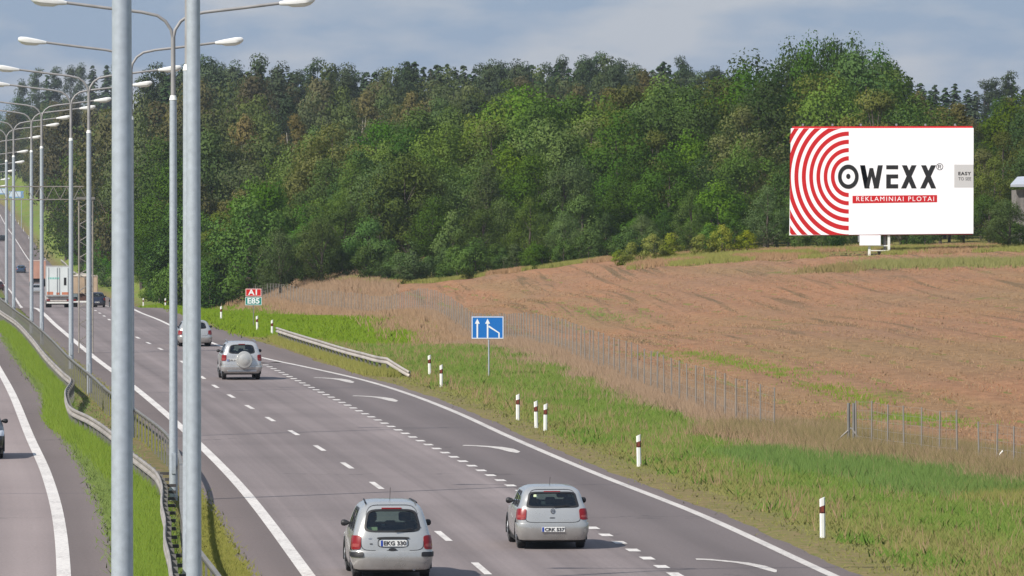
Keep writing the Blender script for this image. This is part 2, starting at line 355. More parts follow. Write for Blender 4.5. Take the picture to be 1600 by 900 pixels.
gr = np_mesh('ground', np.stack([X, D, Z], -1).reshape(-1, 3), fc, M['ground'], smooth=True, attrs=dict(dirt=np.clip(dirt, 0, 1).ravel(), dry=np.clip(dry, 0, 1).ravel(), med=med.ravel()))
tag(gr, 'green and straw coloured grassland running back to the wooded hill', kind='structure')

# roads: strips following the lines
def strip(name, fa, fb, d0, d1, n, mat, z, parent=None, step=3.0, ref=None, lab=None):
    ds = np.concatenate([np.arange(d0, min(d1, 460), step), np.linspace(max(d0, 460), d1, 70)]) if d1 > 470 else np.linspace(d0, d1, max(2, int((d1 - d0) / step) + 1))
    T = np.linspace(0, 1, n); DD, TT = np.meshgrid(ds, T, indexing='ij'); a, bb = fa(DD), fb(DD); XX = a + (bb - a) * TT
    ZZ = ZR(DD) + z; ix = np.arange(DD.size).reshape(DD.shape)
    ff = np.stack([ix[:-1, :-1], ix[:-1, 1:], ix[1:, 1:], ix[1:, :-1]], -1).reshape(-1, 4)
    rf = (ref or XL)(DD)
    o = np_mesh(name, np.stack([XX, DD, ZZ], -1).reshape(-1, 3), ff, mat, parent, smooth=True, attrs=dict(lat=(XX - rf).ravel(), lon=DD.ravel()))
    return o
road = tag(empty('road'), 'grey asphalt dual carriageway with white lane lines', kind='structure')
XD = spline([(0, 8.0), (60, 4.1), (90, 1.95), (126, -.61), (138, -1.49), (161.5, -3.39), (186, -5.6), (210, -7.94), (247.5, -11.55), (290, -15.25), (340, -20.3), (410, -26.6), (500, -34.1), (625, -42.8), (900, -65.8), (1180, -92.2), (1540, -125), (2000, -168)])
XA = spline([(0, 11.6), (60, 7.6), (90, 5.5), (126, 3.0), (133, 2.46), (160, .13), (176, -1.3), (191.4, -2.74), (240, -7.25), (279.5, -10.9), (300, -12.9)])
wig = lambda d: .05 * np.sin(d * .9) * np.sin(d * .13 + 2) + .07 * np.sin(d * .37 + 1) * np.sin(d * .071) + .03 * np.sin(d * 2.1)
strip('carriageway', lambda d: XL(d), lambda d: np.minimum(XR(d), np.where(d < 282, XA(d), XR(d))), 40, 2600, 9, M['asphalt'], .0, road)
strip('merge_lane', lambda d: np.minimum(XA(d), XR(d) - .02), lambda d: XR(d), 40, 281, 5, M['asphalt_new'], .0, road)
strip('shoulder', lambda d: XR(d), lambda d: XR(d) + SH(d) + wig(d), 40, 2600, 3, M['asphalt_shoulder'], .0, road, step=1.0)
strip('shoulder', lambda d: XL(d) - 1.05 + wig(d * 1.3) * .8, lambda d: XL(d), 40, 2600, 3, M['asphalt_shoulder'], .0, road, step=1.0)
strip('opposite_carriageway', lambda d: XO(d) - 9, lambda d: XO(d), 40, 2600, 7, M['asphalt_old'], .0, road, ref=XO)
strip('shoulder', lambda d: XO(d), lambda d: XO(d) + 1.15 + wig(d * 1.1), 40, 2600, 3, M['asphalt_shoulder'], .0, road, step=1.0, ref=XO)
lw = lambda f, a, b_: (lambda d: f(d) + a, lambda d: f(d) + b_)
strip('edge_line', *lw(XL, -.02, .24), 40, 1900, 2, M['paint'], .006, road)
strip('edge_line', *lw(XR, -.22, .0), 40, 275, 2, M['paint_worn'], .006, road)
strip('edge_line', *lw(XR, -.20, .0), 275, 1900, 2, M['paint'], .006, road)
strip('edge_line', *lw(XO, -.26, .02), 40, 1900, 2, M['paint'], .006, road, ref=XO)
P0_ = 1 / (838 - YH) * F * H   # a dash mid-point at 137.9 m; period 12 m
for k in range(-6, 45):
    dm = 137.9 + 12.0 * k
    if dm < 60: continue
    strip('lane_dash', *lw(XD, -.075, .075), dm - 2.0, dm + 2.0, 2, M['paint'], .006, road)
for k in range(-20, 40):
    dm = 161.9 + 2.95 * k
    if dm < 100 or dm > 278: continue
    strip('merge_dash', *lw(XA, -.125, .125), dm - .5, dm + .5, 2, M['paint'], .006, road)
strip('merge_dash', *lw(XA, -.12, .12), 117.5, 124.5, 2, M['paint'], .008, road)
def arrow(pix):
    """worn curved merge arrow on the road"""
    P = []
    for x, y, w in pix:
        s = (y - YH) / H; P.append(Vector(((x - 800) / s, F / s, w)))
    vs = []; 
    for i, p in enumerate(P):
        p.z *= 1.35
        t_ = (P[min(i+1, len(P)-1)] - P[max(i-1, 0)]); t_.z = 0; t_.normalize(); nrm = Vector((-t_.y, t_.x, 0))
        for sg in (-1, 1): q = p + nrm * sg * p.z / 2; vs.append((q.x, q.y, .0065))
    mb = MB(); mb.add(vs, [(2*i, 2*i+1, 2*i+3, 2*i+2) for i in range(len(P) - 1)]); o = mb.build('merge_arrow', M['paint_worn'], road)
    return o
arrow([(1212, 895, .03), (1206, 891.5, .16), (1186, 885, .2), (1160, 880, .2), (1125, 876.5, .17), (1104, 875, .2), (1104, 875, .34), (1088, 873.5, .03)])
for (xa, ya, sc_) in ((808, 708, .66), (618, 628, .52), (550, 598.5, .46)):
    arrow([(xa + (p[0] - 1212) * sc_, ya + (p[1] - 895) * sc_ * .86, p[2] * 1.25) for p in [(1212, 895, .03), (1206, 891.5, .2), (1186, 884, .26), (1160, 879, .26), (1125, 876, .22), (1104, 875, .22), (1104, 875, .36), (1088, 873.5, .03)]])

# field
m, t, b = new_mat('bare_soil'); g = NT(t); b.inputs['Roughness'].default_value = .95; b.inputs['Specular IOR Level'].default_value = .1
ang = R(14)
n1 = g.noise(g.uv(.10, .035), 1, 5); n2 = g.noise(g.uv(2.2, .8), 1, 8, .78); n3 = g.noise(g.uv(.055, .014, shift=(3, 1, 0)), 1, 4)
sep = g.n('ShaderNodeSeparateXYZ'); g.l(g.uv(1, 1), sep.inputs[0]); ww = g.math('ADD', sep.outputs[0], g.math('MULTIPLY', sep.outputs[1], .04)); cmb = g.n('ShaderNodeCombineXYZ'); g.l(g.math('MULTIPLY', ww, 1.15), cmb.inputs[0]); g.l(g.math('MULTIPLY', sep.outputs[1], .018), cmb.inputs[1]); rows_n = g.noise(cmb.outputs[0], 1, 5, .6)
rgate = g.math('MULTIPLY', g.rng(g.noise(g.uv(.06, .03, shift=(8, 3, 0)), 1, 4), .36, .56), g.rng(sep.outputs[1], 270, 300))
c_ = g.mix(g.rng(n1, .35, .65), (.315, .165, .091), (.272, .160, .096))
c_ = g.mix(g.rng(n3, .46, .62, 0, .6), c_, (.25, .170, .085))
c_ = g.mix(g.math('MULTIPLY', g.rng(rows_n, .53, .61), g.math('ADD', g.math('MULTIPLY', rgate, .78), .07)), c_, (.14, .10, .055))
gp = g.noise(g.uv(.16, .05, rot=R(8), shift=(5, 7, 0)), 1, 6, .65); c_ = g.mix(g.rng(gp, .64, .70, 0, .7), c_, (.13, .16, .035))
c_ = g.mix(1.0, c_, g.rng(n2, .3, .7, .68, 1.28), 'MULTIPLY')
g.l(c_, b.inputs['Base Color']); g.bump(n2, .9, .12, b); M['soil'] = m
far_e = spline([(-1200, 300), (430, 560), (520, 541), (700, 521), (930, 500), (1300, 480), (1600, 480), (2600, 500)])
near_x = np.array([520, 600, 740, 900, 1050, 1219, 1330, 1512, 1600, 2000, 2600.]); near_d = np.array([500, 455, 358, 285, 232, 196.5, 186, 172.5, 167, 140, 118.])
ax = np.linspace(520, 2600, 240); tt = np.linspace(0, 1, 110)
AX, TT = np.meshgrid(ax, tt); dn = np.interp(AX, near_x, near_d) + 2.5 + rng.normal(0, .5, AX.shape[1])[None]; df = far_e(AX) + np.sin(AX * .05) * 2 + np.where(AX > 980, 0, 6) * np.clip((980 - AX) / 40, 0, 1)
df = df - np.where(AX > 980, 22, 0) * np.clip((AX - 980) / 60, 0, 1)
DD = dn + (df - dn) * TT; XX = (AX - 800) / F * DD; ZZ = ground_z(XX, DD) + .05
ix = np.arange(DD.size).reshape(DD.shape); ff = np.stack([ix[:-1, :-1], ix[:-1, 1:], ix[1:, 1:], ix[1:, :-1]], -1).reshape(-1, 4)
ZZ += .05 * np.sin(XX * 2.2 + DD * .18) * (TT > .02)
ZZ[0] -= .15; ZZ[-1] -= .15; ZZ[:, 0] -= .15
fo = np_mesh('field', np.stack([XX, DD, ZZ], -1).reshape(-1, 3), ff, M['soil'], smooth=True)
tag(fo, 'bare reddish brown harvested field between the wire fence and the wood', kind='structure')
def in_field(x, d):
    a = 800 + x / d * F
    return (a > 530) & (d > np.interp(a, near_x, near_d) + 4) & (d < far_e(a) - 3)

# ------------------------------------------------------------------ ground cover
def blades(name, P, h, w, mat, nb, label, lean=.35, seed=1, spread=.12):
    r = np.random.default_rng(seed); n = len(P); P = np.repeat(P, nb, 0); h = np.repeat(np.broadcast_to(h, n), nb) * r.uniform(.55, 1.15, n * nb)
    w = np.repeat(np.broadcast_to(w, n), nb)
    tint = np.clip(np.repeat(r.uniform(0, 1, n), nb) * .6 + r.uniform(0, .4, n * nb), 0, 1)
    base = P + np.c_[r.normal(0, spread, (n * nb, 2)), np.zeros(n * nb)]
    th = r.uniform(-1.25, 1.25, n * nb); dx = np.c_[np.cos(th), np.sin(th) * .5, np.zeros(n * nb)] * (w / 2)[:, None]
    tip = base + np.c_[r.normal(0, lean, (n * nb, 2)) * h[:, None], h]
    V = np.stack([base - dx, base + dx, tip], 1).reshape(-1, 3); Fc = np.arange(n * nb * 3).reshape(-1, 3)
    nn = np.c_[r.normal(0, .22, n * nb), r.normal(-.35, .22, n * nb), np.ones(n * nb)]; nn /= np.linalg.norm(nn, axis=1, keepdims=True)
    o = np_mesh(name, V, Fc, mat, attrs=dict(tint=np.repeat(tint, 3)), normals=np.repeat(nn, 3, 0))
    return tag(o, label, kind='stuff')
def fbm(x, y, s=1.0, seed=0):
    z = 0
    for k in range(4):
        f = 2 ** k; z = z + np.sin(x * s * f + 1.3 * k + seed + 1.7 * np.sin(y * s * f * .7 + k)) * np.cos(y * s * f * 1.1 + seed * 2 + 1.1 * np.sin(x * s * f * .6)) / f
    return z / 1.6
def scat(n, d0, d1, fa, fb, seed, power=1.0):
    r = np.random.default_rng(seed); d = d0 + (d1 - d0) * r.uniform(0, 1, n) ** power; a, b_ = fa(d), fb(d); x = a + (b_ - a) * r.uniform(0, 1, n)
    return x, d
def P3(x, d, dz=0): return np.c_[x, d, ground_z(x, d) + dz]
# verge right of the road: zones mix into each other
x, d = scat(110000, 112, 340, lambda d: XR(d) + SH(d) + .2, lambda d: XF(d) + 1, 11, 1.25)
uu = (x - XR(d) - SH(d)); q = np.random.default_rng(3).uniform(0, 1, len(x)); k = q < np.clip((uu - .7) / 2.8, .06, 1); x, d, uu = x[k], d[k], uu[k]
rel = uu / np.maximum(XF(d) - XR(d) - SH(d), 1); zone = rel + .13 * fbm(x, d * .25, .8, 2) + np.random.default_rng(31).normal(0, .10, len(x))
lush = (zone > .38) & (zone < 1.0); mixg = zone <= .38; hi = zone >= 1.0; wd_ = .022 + d * 9e-5
blades('verge_grass', P3(x[mixg], d[mixg], -.02), .08 + .10 * np.clip(uu[mixg] / 3, 0, 1), wd_[mixg], M['grass_mix'], 6, 'short yellowish grass growing along the asphalt edge', seed=5, lean=.7, spread=.2)
blades('verge_grass', P3(x[lush], d[lush], -.02), .22, wd_[lush], M['grass'], 6, 'fresh green grass on the verge between the road and the fence', seed=6, lean=.6, spread=.2)
blades('dry_grass', P3(x[hi], d[hi], -.02), .42, wd_[hi], M['straw'], 5, 'tall straw coloured dry grass in front of the wire fence', seed=7, lean=.4, spread=.2)
x, d = scat(5000, 258, 324, lambda d: np.interp(d, [257, 262, 276, 293, 309, 322], [-4.2, -5.7, -7.0, -8.7, -10.4, -11.7]) - .35, lambda d: np.interp(d, [257, 262, 276, 293, 309, 322], [-4.2, -5.7, -7.0, -8.7, -10.4, -11.7]) + .3, 43)
blades('verge_grass', P3(x, d, 0), .34, .035, M['grass_mix'], 5, 'longer grass along the foot of the roadside guardrail', seed=25, lean=.3, spread=.15)
# seed stalks and dead stems scattered through the verge
x, d = scat(7000, 112, 330, lambda d: XR(d) + SH(d) + 1.2, lambda d: XF(d) + .3, 41, 1.2); k = fbm(x, d * .4, 1.3, 9) + np.random.default_rng(8).normal(0, .5, len(x)) > .25; x, d = x[k], d[k]
blades('seed_stalks', P3(x, d, 0), .42, .014 + d * 5e-5, M['straw'], 3, 'pale seed stalks standing scattered in the green verge', seed=23, lean=.3, spread=.1)
x, d = scat(9000, 112, 330, lambda d: XR(d) + SH(d) + 1.2, lambda d: XF(d), 42, 1.2); k = fbm(x, d * .4, 1.1, 4) > .35; x, d = x[k], d[k]
blades('weed_tufts', P3(x, d, 0), .3, .05, M['grass_lush'], 6, 'darker green weed tufts scattered in the verge grass', seed=24, lean=.6, spread=.16)
# farther verge, coarser
x, d = scat(34000, 330, 640, lambda d: XR(d) + SH(d) + .3, lambda d: XF(d) + .5, 12)
uu = (x - XR(d) - SH(d)); zone = uu / np.maximum(XF(d) - XR(d) - SH(d), 1) + .12 * fbm(x, d * .2, .7, 4) + np.random.default_rng(32).normal(0, .09, len(x))
k = zone < .86
blades('verge_grass', P3(x[k], d[k]), .2, .07, M['grass'], 4, 'fresh green grass on the far verge behind the roadside guardrail', seed=8, lean=.6, spread=.3)
blades('dry_grass', P3(x[~k], d[~k]), .5, .07, M['straw'], 4, 'tall dry grass around the far end of the wire fence', seed=9, spread=.3)
# dry bank and strips round the field
x, d = scat(24000, 400, 585, lambda d: XF(d) - .5, lambda d: XF(d) + 9, 13); k = ~in_field(x, d) | (np.random.default_rng(1).uniform(0, 1, len(x)) < .25); 
a_ = 800 + x / d * F; k &= (a_ < 620)
blades('dry_grass', P3(x[k], d[k]), .55, .07, M['straw'], 4, 'tall dry grass on the mound beside the wood', seed=10)
x, d = scat(13000, 150, 400, lambda d: XF(d) - .55, lambda d: XF(d) + 1.3, 14)
blades('dry_grass', P3(x, d), .5 + .2 * fbm(x, d, .5, 1), .035, M['straw'], 5, 'straw coloured dry grass growing through the wire fence', seed=11, spread=.25)
# dark weeds and lush reeds near the gap in the fence, lower right
x, d = scat(46000, 146, 200, lambda d: XF(d) - 7.0, lambda d: XF(d) + 2.4, 15)
off = x - XF(d); wz = off + .9 * fbm(x, d * .5, 1.1, 7) + np.random.default_rng(33).normal(0, .5, len(x))
k = (wz > -1.1) & (np.random.default_rng(35).uniform(0, 1, len(x)) < .62); blades('weed', P3(x[k], d[k]), .62, .03, M['weed'], 6, 'tall brownish green weeds in the gap of the wire fence', seed=12, lean=.5, spread=.25)
k = (wz <= -.9) & (wz > -4.6) & (np.random.default_rng(36).uniform(0, 1, len(x)) < .5 + .4 * fbm(x, d * .4, 1.6, 6)) & (d + 4 * fbm(x, d, .4, 3) > 155) & (d + 3 * fbm(x, d, .5, 5) < 183); blades('lush_grass', P3(x[k], d[k]), .42, .035, M['grass_lush'], 6, 'tall deep green grass clump below the fence corner post', seed=13, lean=.5, spread=.25)
k = (wz <= -1.2) & (wz > -3.5) & (d <= 160); blades('verge_grass', P3(x[k], d[k]), .32, .03, M['grass_mix'], 6, 'tall yellow green grass at the lower right by the fence', seed=14, lean=.5, spread=.25)
kk = (wz > -1.6) & (np.random.default_rng(37).uniform(0, 1, len(x)) < .3); blades('dry_grass', P3(x[kk], d[kk]), .55, .028, M['straw'], 5, 'pale dry stems among the weeds at the fence gap', seed=26, lean=.4, spread=.25)
# median
x, d = scat(52000, 105, 330, lambda d: XO(d) + 1.1, lambda d: XL(d) - 1.2, 16, 1.4)
ll = (x < XL(d) - 2.0) & ~((x > XL(d) - 2.9) & (np.random.default_rng(5).uniform(0, 1, len(x)) < .6)); mm = (x > XL(d) - 2.0) & (x > _rr(d) + .2); btw = (x > _lr(d) + .1) & (x < _rr(d) + .15) & (np.random.default_rng(6).uniform(0, 1, len(x)) < .9); ll &= ~btw
blades('median_grass', P3(x[ll], d[ll]), .12, .028, M['grass'], 6, 'short bright green grass on the median along the guardrails', seed=15, lean=.7, spread=.16)
blades('median_grass', P3(x[mm], d[mm]), .10, .028, M['grass_mix'], 5, 'short yellowish grass on the median beside the white edge line', seed=16, lean=.7, spread=.16)
x, d = scat(9000, 105, 360, lambda d: _lr(d) - .55, lambda d: _lr(d) + .02, 17, 1.2)
blades('median_grass', P3(x, d), .38, .03, M['grass'], 5, 'taller grass along the foot of the left guardrail of the median', seed=19, lean=.35, spread=.12)
# field edge at the wood: strip of olive grass, plus weeds and clods on the field
aa = np.random.default_rng(2).uniform(500, 1750, 30000); r5 = np.random.default_rng(4).uniform(0, 1, 30000)
dd = far_e(aa) + 8 - r5 * np.where(aa > 980, 32, 5); xx = (aa - 800) / F * dd
kk = ~((np.abs(xx - 24.5) < 2.2) & (dd < far_e(aa) - 3)); aa, xx, dd = aa[kk], xx[kk], dd[kk]; nzv = fbm(xx, dd * .3, .5, 3); k = nzv > -.15
blades('field_edge_grass', P3(xx[k], dd[k], .02), .38, .08, M['grass_mix'], 3, 'tall olive grass along the foot of the wood behind the field', seed=17)
blades('field_edge_grass', P3(xx[~k], dd[~k], .02), .4, .08, M['straw'], 3, 'straw coloured grass along the foot of the wood behind the field', seed=18)
def strip_pts(x0, y0, x1, y1, hw, n, seed):
    """grass tongue on the field, given by two ground points"""
    r = np.random.default_rng(seed); t_ = r.uniform(0, 1, n); q = r.normal(0, 1, n) * hw
    return x0 + (x1 - x0) * t_ + r.normal(0, .8, n), y0 + (y1 - y0) * t_ + q
def fp(x, y):
    """image point on the field -> ground point by marching the sight line"""
    ds = np.arange(150, 560, .5); xs = (x - 800) / F * ds; zs = H - (y - YH) / F * ds; gg = ground_z(xs, ds); i = int(np.argmax(gg >= zs)); return float(xs[i]), float(ds[i])
for q, (p0, p1, hw, n) in enumerate([((1350, 418), (1640, 414), 3.5, 2000), ((1290, 424), (1330, 424), 2.0, 350), ((1030, 553), (1270, 592), 1.3, 620), ((1285, 603), (1370, 636), .9, 260), ((1340, 652), (1500, 668), 1.2, 500), ((880, 486), (1000, 500), 3, 260)]):
    a, c = fp(*p0), fp(*p1); x, d = strip_pts(*a, *c, hw, n, 60 + q)
    k = fbm(x, d, .7, q) > -.35; x, d = x[k], d[k]
    blades('weed_patch', P3(x, d, .04), .16 if q > 1 else .5, .035 if q > 1 else .07, M['grass' if q > 1 else 'grass_mix' if q == 0 else 'weed'], 4, ['strip of dry weeds across the field before the wood', 'dark weedy heap at the top of the field', 'green weed strip on the field behind the middle of the fence', 'green weeds on the field above the fence corner post', 'scattered green weeds on the field at right', 'faint weeds on the field above the lane sign'][q], seed=70 + q)
# clods
r = np.random.default_rng(9); n = 42000; aa = r.uniform(560, 1660, n); tt_ = r.uniform(0, 1, n) ** 1.5; dn = np.interp(aa, near_x, near_d) + 3; dd = dn + (far_e(aa) - 10 - dn) * tt_; xx = (aa - 800) / F * dd
sz = r.uniform(.02, .055, n) * (.6 + dd / 500); base = P3(xx, dd, .06); ph = r.uniform(0, 6.28, n)
V = []
for k_, (a_, zz) in enumerate([(0, 0), (2.1, 0), (4.2, 0), (1.0, 1)]):
    V.append(base + np.c_[np.cos(ph + a_) * sz * (1 - zz * .7), np.sin(ph + a_) * sz * (1 - zz * .7), zz * sz * .8])
V = np.stack(V, 1).reshape(-1, 3); o4 = np.arange(n)[:, None] * 4
Fc = np.concatenate([o4 + [0, 1, 3], o4 + [1, 2, 3], o4 + [2, 0, 3]])
tag(np_mesh('soil_clods', V, Fc, M['soil']), 'loose clods and stubble lying all over the bare field', kind='stuff')
k = r.uniform(0, 1, n) < .16
blades('stubble', P3(xx[k], dd[k], .04), .16, .05, M['straw'], 3, 'pale stubble scattered over the bare field', seed=22)

# ------------------------------------------------------------------ trees
LN = [None]
def leaves(C, Rd, n, size, r, flat=.85, up=.25, aspect=.62):
    """n leaf sprays on each clump (centres C, radii Rd): small diamond faces turned outward"""
    m_ = len(C); N = m_ * n
    dirs = r.normal(size=(N, 3)); dirs /= np.linalg.norm(dirs, axis=1, keepdims=True)
    rad = np.repeat(Rd, n) * r.uniform(.25, 1.0, N) ** .5
    pos = np.repeat(C, n, 0) + dirs * rad[:, None] * np.array([1, 1, flat])
    nrm = dirs * .9 + r.normal(size=(N, 3)) * .42 + np.array([0, 0, up]); nrm /= np.linalg.norm(nrm, axis=1, keepdims=True)
    tg = np.cross(nrm, r.normal(size=(N, 3))); tg /= np.linalg.norm(tg, axis=1, keepdims=True); bt = np.cross(nrm, tg)
    s = size * r.uniform(.6, 1.35, N)[:, None]
    V = np.stack([pos - tg * s * .5, pos - bt * s * .5 * aspect, pos + tg * s * .5 - nrm * s * .12, pos + bt * s * .5 * aspect], 1).reshape(-1, 3)
    tint = np.clip(np.repeat(r.uniform(0, 1, m_), n) * .82 + r.uniform(0, .12, N), 0, 1)
    cn = np.repeat(C, n, 0) - C.mean(0); cn /= (np.linalg.norm(cn, axis=1, keepdims=True) + 1e-6)
    sn = dirs * .9 + cn * .35 + nrm * .22 + np.array([0, 0, .18]); sn /= np.linalg.norm(sn, axis=1, keepdims=True); LN[0] = np.repeat(sn, 4, 0)
    return V, np.arange(N * 4).reshape(-1, 4), np.repeat(tint, 4)
def trunk_mb(h, rad, targets, r, lean=0, n=6, top=.85):
    mb = MB(); k = 6; pts = []; px_ = py_ = 0
    for i in range(k + 1):
        z = h * top * i / k; pts.append((px_, py_, z)); px_ += r.normal() * h * .008 + lean * h / k; py_ += r.normal() * h * .008
    mb.tube([(pts[0][0], pts[0][1], -.4)] + pts, [rad * 1.35] + [rad * (1.15 - .95 * i / k) for i in range(k + 1)], n)
    for c in targets:
        t = np.clip(c[2] / h - .22, .15, .75); i = int(t / top * k); i = min(i, k); p = pts[i]
        q = ((p[0] * .5 + c[0] * .5), (p[1] * .5 + c[1] * .5), p[2] * .45 + c[2] * .55)
        mb.tube([p, q, tuple(c)], [rad * .42, rad * .25, rad * .08], 4, cap=False)
    return mb
def proto_tree(kind, h, w, seed, leaf, bark='bark', nc=60, nl=95, size=.34, base=.16, top_pow=.75, rad=.22, lean=0, cr=(.10, .17)):
    r = np.random.default_rng(seed)
    # uneven envelope: a few lobes push the crown out
    C = []; Rd = []
    lob = r.normal(size=(7, 3)); lob /= np.linalg.norm(lob, axis=1, keepdims=True); la = r.uniform(-.22, .30, 7)
    while len(C) < nc:
        dv = r.normal(size=3); dv /= np.linalg.norm(dv); q = r.uniform(.25, 1) ** .45
        k_ = 1 + float(sum(a * max(0, dv @ l) ** 3 for a, l in zip(la, lob)))
        zc = base + (1 - base) * (.5 + .5 * dv[2] * q * k_ * .93); 
        prof = (max(1e-3, math.sin(math.pi * min(.98, max(.02, (zc - base) / (1 - base))) ** top_pow))) ** .6
        C.append((dv[0] * q * k_ * w / 2 * .9 * prof, dv[1] * q * k_ * w / 2 * .9 * prof, zc * h)); Rd.append(r.uniform(*cr) * w)
    C = np.array(C); Rd = np.array(Rd)
    V, Fc, ti = leaves(C, Rd, int(nl * 1.65), size * .84, r)
    root = empty(kind); V[:, 0] += lean * h * .6 * V[:, 2] / h
    np_mesh('crown', V, Fc, M[leaf], root, attrs=dict(tint=ti), normals=LN[0])
    trunk_mb(h, rad, C[r.choice(nc, min(nc, 12), False)], r, lean).build('trunk', M[bark], root)
    root['_h'] = h; return root
def proto_spruce(h, w, seed, leaf='needle'):
    r = np.random.default_rng(seed); root = empty('spruce_tree'); P = []; T = []; nl = int(h * 2.6)
    for i in range(nl):
        f = i / nl; z = h * (.10 + .88 * f); L = w / 2 * (1 - f) ** .72 * r.uniform(.8, 1.15) + .16; nb = max(5, int(11 * (1 - f * .5)))
        a0 = r.uniform(0, 6.28)
        for b_ in range(nb):
            a = a0 + 6.283 * b_ / nb + r.normal() * .16; dz_ = r.normal() * .30 * (1 - f * .6); tl_ = r.uniform(-.1, .25); l = L * r.uniform(.7, 1.15); tv = r.uniform(0, 1)
            for s_ in range(7):
                q = (s_ + .6) / 7; drop = -.34 * l * q + tl_ * l * q * q + dz_
                c = np.array([math.cos(a) * l * q, math.sin(a) * l * q, z + drop]); out = np.array([math.cos(a), math.sin(a), -.25]); sd = np.array([-math.sin(a), math.cos(a), 0])
                ww = .26 * l * (1.15 - q) + .14; ln = l / 7 * 1.1 + .12
                j = r.normal(size=3) * .07
                P += [c - sd * ww + j, c - out * ln * .5 + [0, 0, .06], c + sd * ww - j, c + out * ln + [0, 0, -.12]]; T += [np.clip(tv * .6 + r.uniform(0, .4), 0, 1)] * 4
    P = np.array(P); np_mesh('crown', P, np.arange(len(P)).reshape(-1, 4), M[leaf], root, attrs=dict(tint=T))
    trunk_mb(h, .17, [], r, top=.92).build('trunk', M['bark'], root); root['_h'] = h; return root
def proto_pine(h, w, seed):
    r = np.random.default_rng(seed); n = 46; C = []; Rd = []
    for i in range(n):
        f = r.uniform(.30, 1) ** .85; a = r.uniform(0, 6.28); q = r.uniform(.1, 1) * w / 2 * (1.05 - f) ** .6 * 1.2
        C.append((math.cos(a) * q, math.sin(a) * q, f * h)); Rd.append(r.uniform(.11, .19) * w)
    C = np.array(C); V, Fc, ti = leaves(C, np.array(Rd), 110, .34, r, flat=.75, up=.4, aspect=.4)
    root = empty('pine_tree'); np_mesh('crown', V, Fc, M['needle_p'], root, attrs=dict(tint=ti), normals=LN[0])
    trunk_mb(h, .18, C[:10], r, top=.82).build('trunk', M['bark'], root); root['_h'] = h; return root
PR = {}
PR['maple'] = [proto_tree('maple_tree', 15, 11, 100 + i, 'leaf_a', nc=50, nl=145, size=.38, cr=(.12, .21)) for i in range(3)]
PR['oak'] = [proto_tree('oak_tree', 15, 11, 120 + i, 'leaf_b', nc=50, nl=140, size=.36, cr=(.11, .21)) for i in range(3)]
PR['olive'] = [proto_tree('linden_tree', 15, 9, 140 + i, 'leaf_c', nc=60, nl=105, size=.32) for i in range(2)]
PR['willow'] = [proto_tree('willow_tree', 9, 6.5, 160 + i, 'leaf_d', nc=60, nl=105, size=.22, base=.04, cr=(.12, .2)) for i in range(3)]
PR['ash'] = [proto_tree('ash_tree', 15, 10, 300 + i, 'leaf_f', nc=50, nl=95, size=.42, cr=(.11, .2)) for i in range(2)]
PR['alder'] = [proto_tree('alder_tree', 15, 9, 310 + i, 'leaf_h', nc=50, nl=90, size=.42, cr=(.11, .2)) for i in range(2)]
PR['brown'] = [proto_tree('aspen_tree', 15, 7.5, 180 + i, 'leaf_e', 'birch', nc=46, nl=80, size=.36, base=.3, rad=.17) for i in range(2)]
PR['birch'] = [proto_tree('birch_tree', 16, 7, 200 + i, 'leaf_d', 'birch', nc=44, nl=75, size=.34, base=.34, rad=.2, lean=.02 * (i - .5)) for i in range(2)]
PR['bush'] = [proto_tree('shrub', 4, 4.2, 220 + i, 'leaf_b', nc=26, nl=95, size=.24, base=-.05, rad=.07, cr=(.15, .24)) for i in range(2)]
PR['bushg'] = [proto_tree('shrub', 4, 4.2, 230 + i, 'leaf_g', nc=26, nl=95, size=.24, base=-.05, rad=.07, cr=(.15, .24)) for i in range(2)]
PR['bushd'] = [proto_tree('shrub', 4, 4.0, 240 + i, 'leaf_d', nc=26, nl=95, size=.22, base=-.05, rad=.07, cr=(.15, .24)) for i in range(2)]
PR['bushy'] = [proto_tree('shrub', 3, 2.6, 250 + i, 'leaf_y', nc=20, nl=80, size=.18, base=-.05, rad=.05, cr=(.15, .24)) for i in range(2)]
PR['green'] = [proto_tree('hazel_tree', 8, 7, 260 + i, 'leaf_g', nc=50, nl=100, size=.30, base=.02, cr=(.12, .2)) for i in range(2)]
PR['spruce'] = [proto_spruce(16, 7.6, 270 + i) for i in range(3)]
PR['pine'] = [proto_pine(16, 6.4, 280 + i) for i in range(3)]
WORD = dict(ash='dull grey green ash', alder='dull olive alder', maple='broad green maple', oak='dark green oak', olive='olive linden', willow='grey green willow', brown='brownish aspen', birch='pale trunked birch',
            bush='dark green shrub', bushg='bright green shrub', bushd='grey green shrub', bushy='yellowing shrub', green='fresh green hazel', spruce='dark pointed spruce', pine='dark round pine')
CAT = lambda k: 'shrub' if k.startswith('bush') else 'tree'
LAND = [(30, 'far left edge'), (170, 'left of thickest pole'), (290, 'between thick poles'), (430, 'above red sign'), (600, 'above short guardrail'), (700, 'left of blue sign'), (820, 'above blue sign'),
        (1030, 'above field'), (1232, 'left of billboard'), (1380, 'behind billboard left'), (1525, 'behind billboard right'), (9999, 'right of billboard')]
ORD = ['first', 'second', 'third', 'fourth', 'fifth', 'sixth', 'seventh', 'eighth', 'ninth', 'tenth', 'eleventh', 'twelfth', 'thirteenth', 'fourteenth', 'fifteenth', 'sixteenth', 'seventeenth', 'eighteenth', 'nineteenth', 'twentieth', 'twenty-first', 'twenty-second', 'twenty-third', 'twenty-fourth', 'twenty-fifth', 'twenty-sixth', 'twenty-seventh', 'twenty-eighth', 'twenty-ninth', 'thirtieth']
placed = []; first_used = set()
tr = random.Random(5)
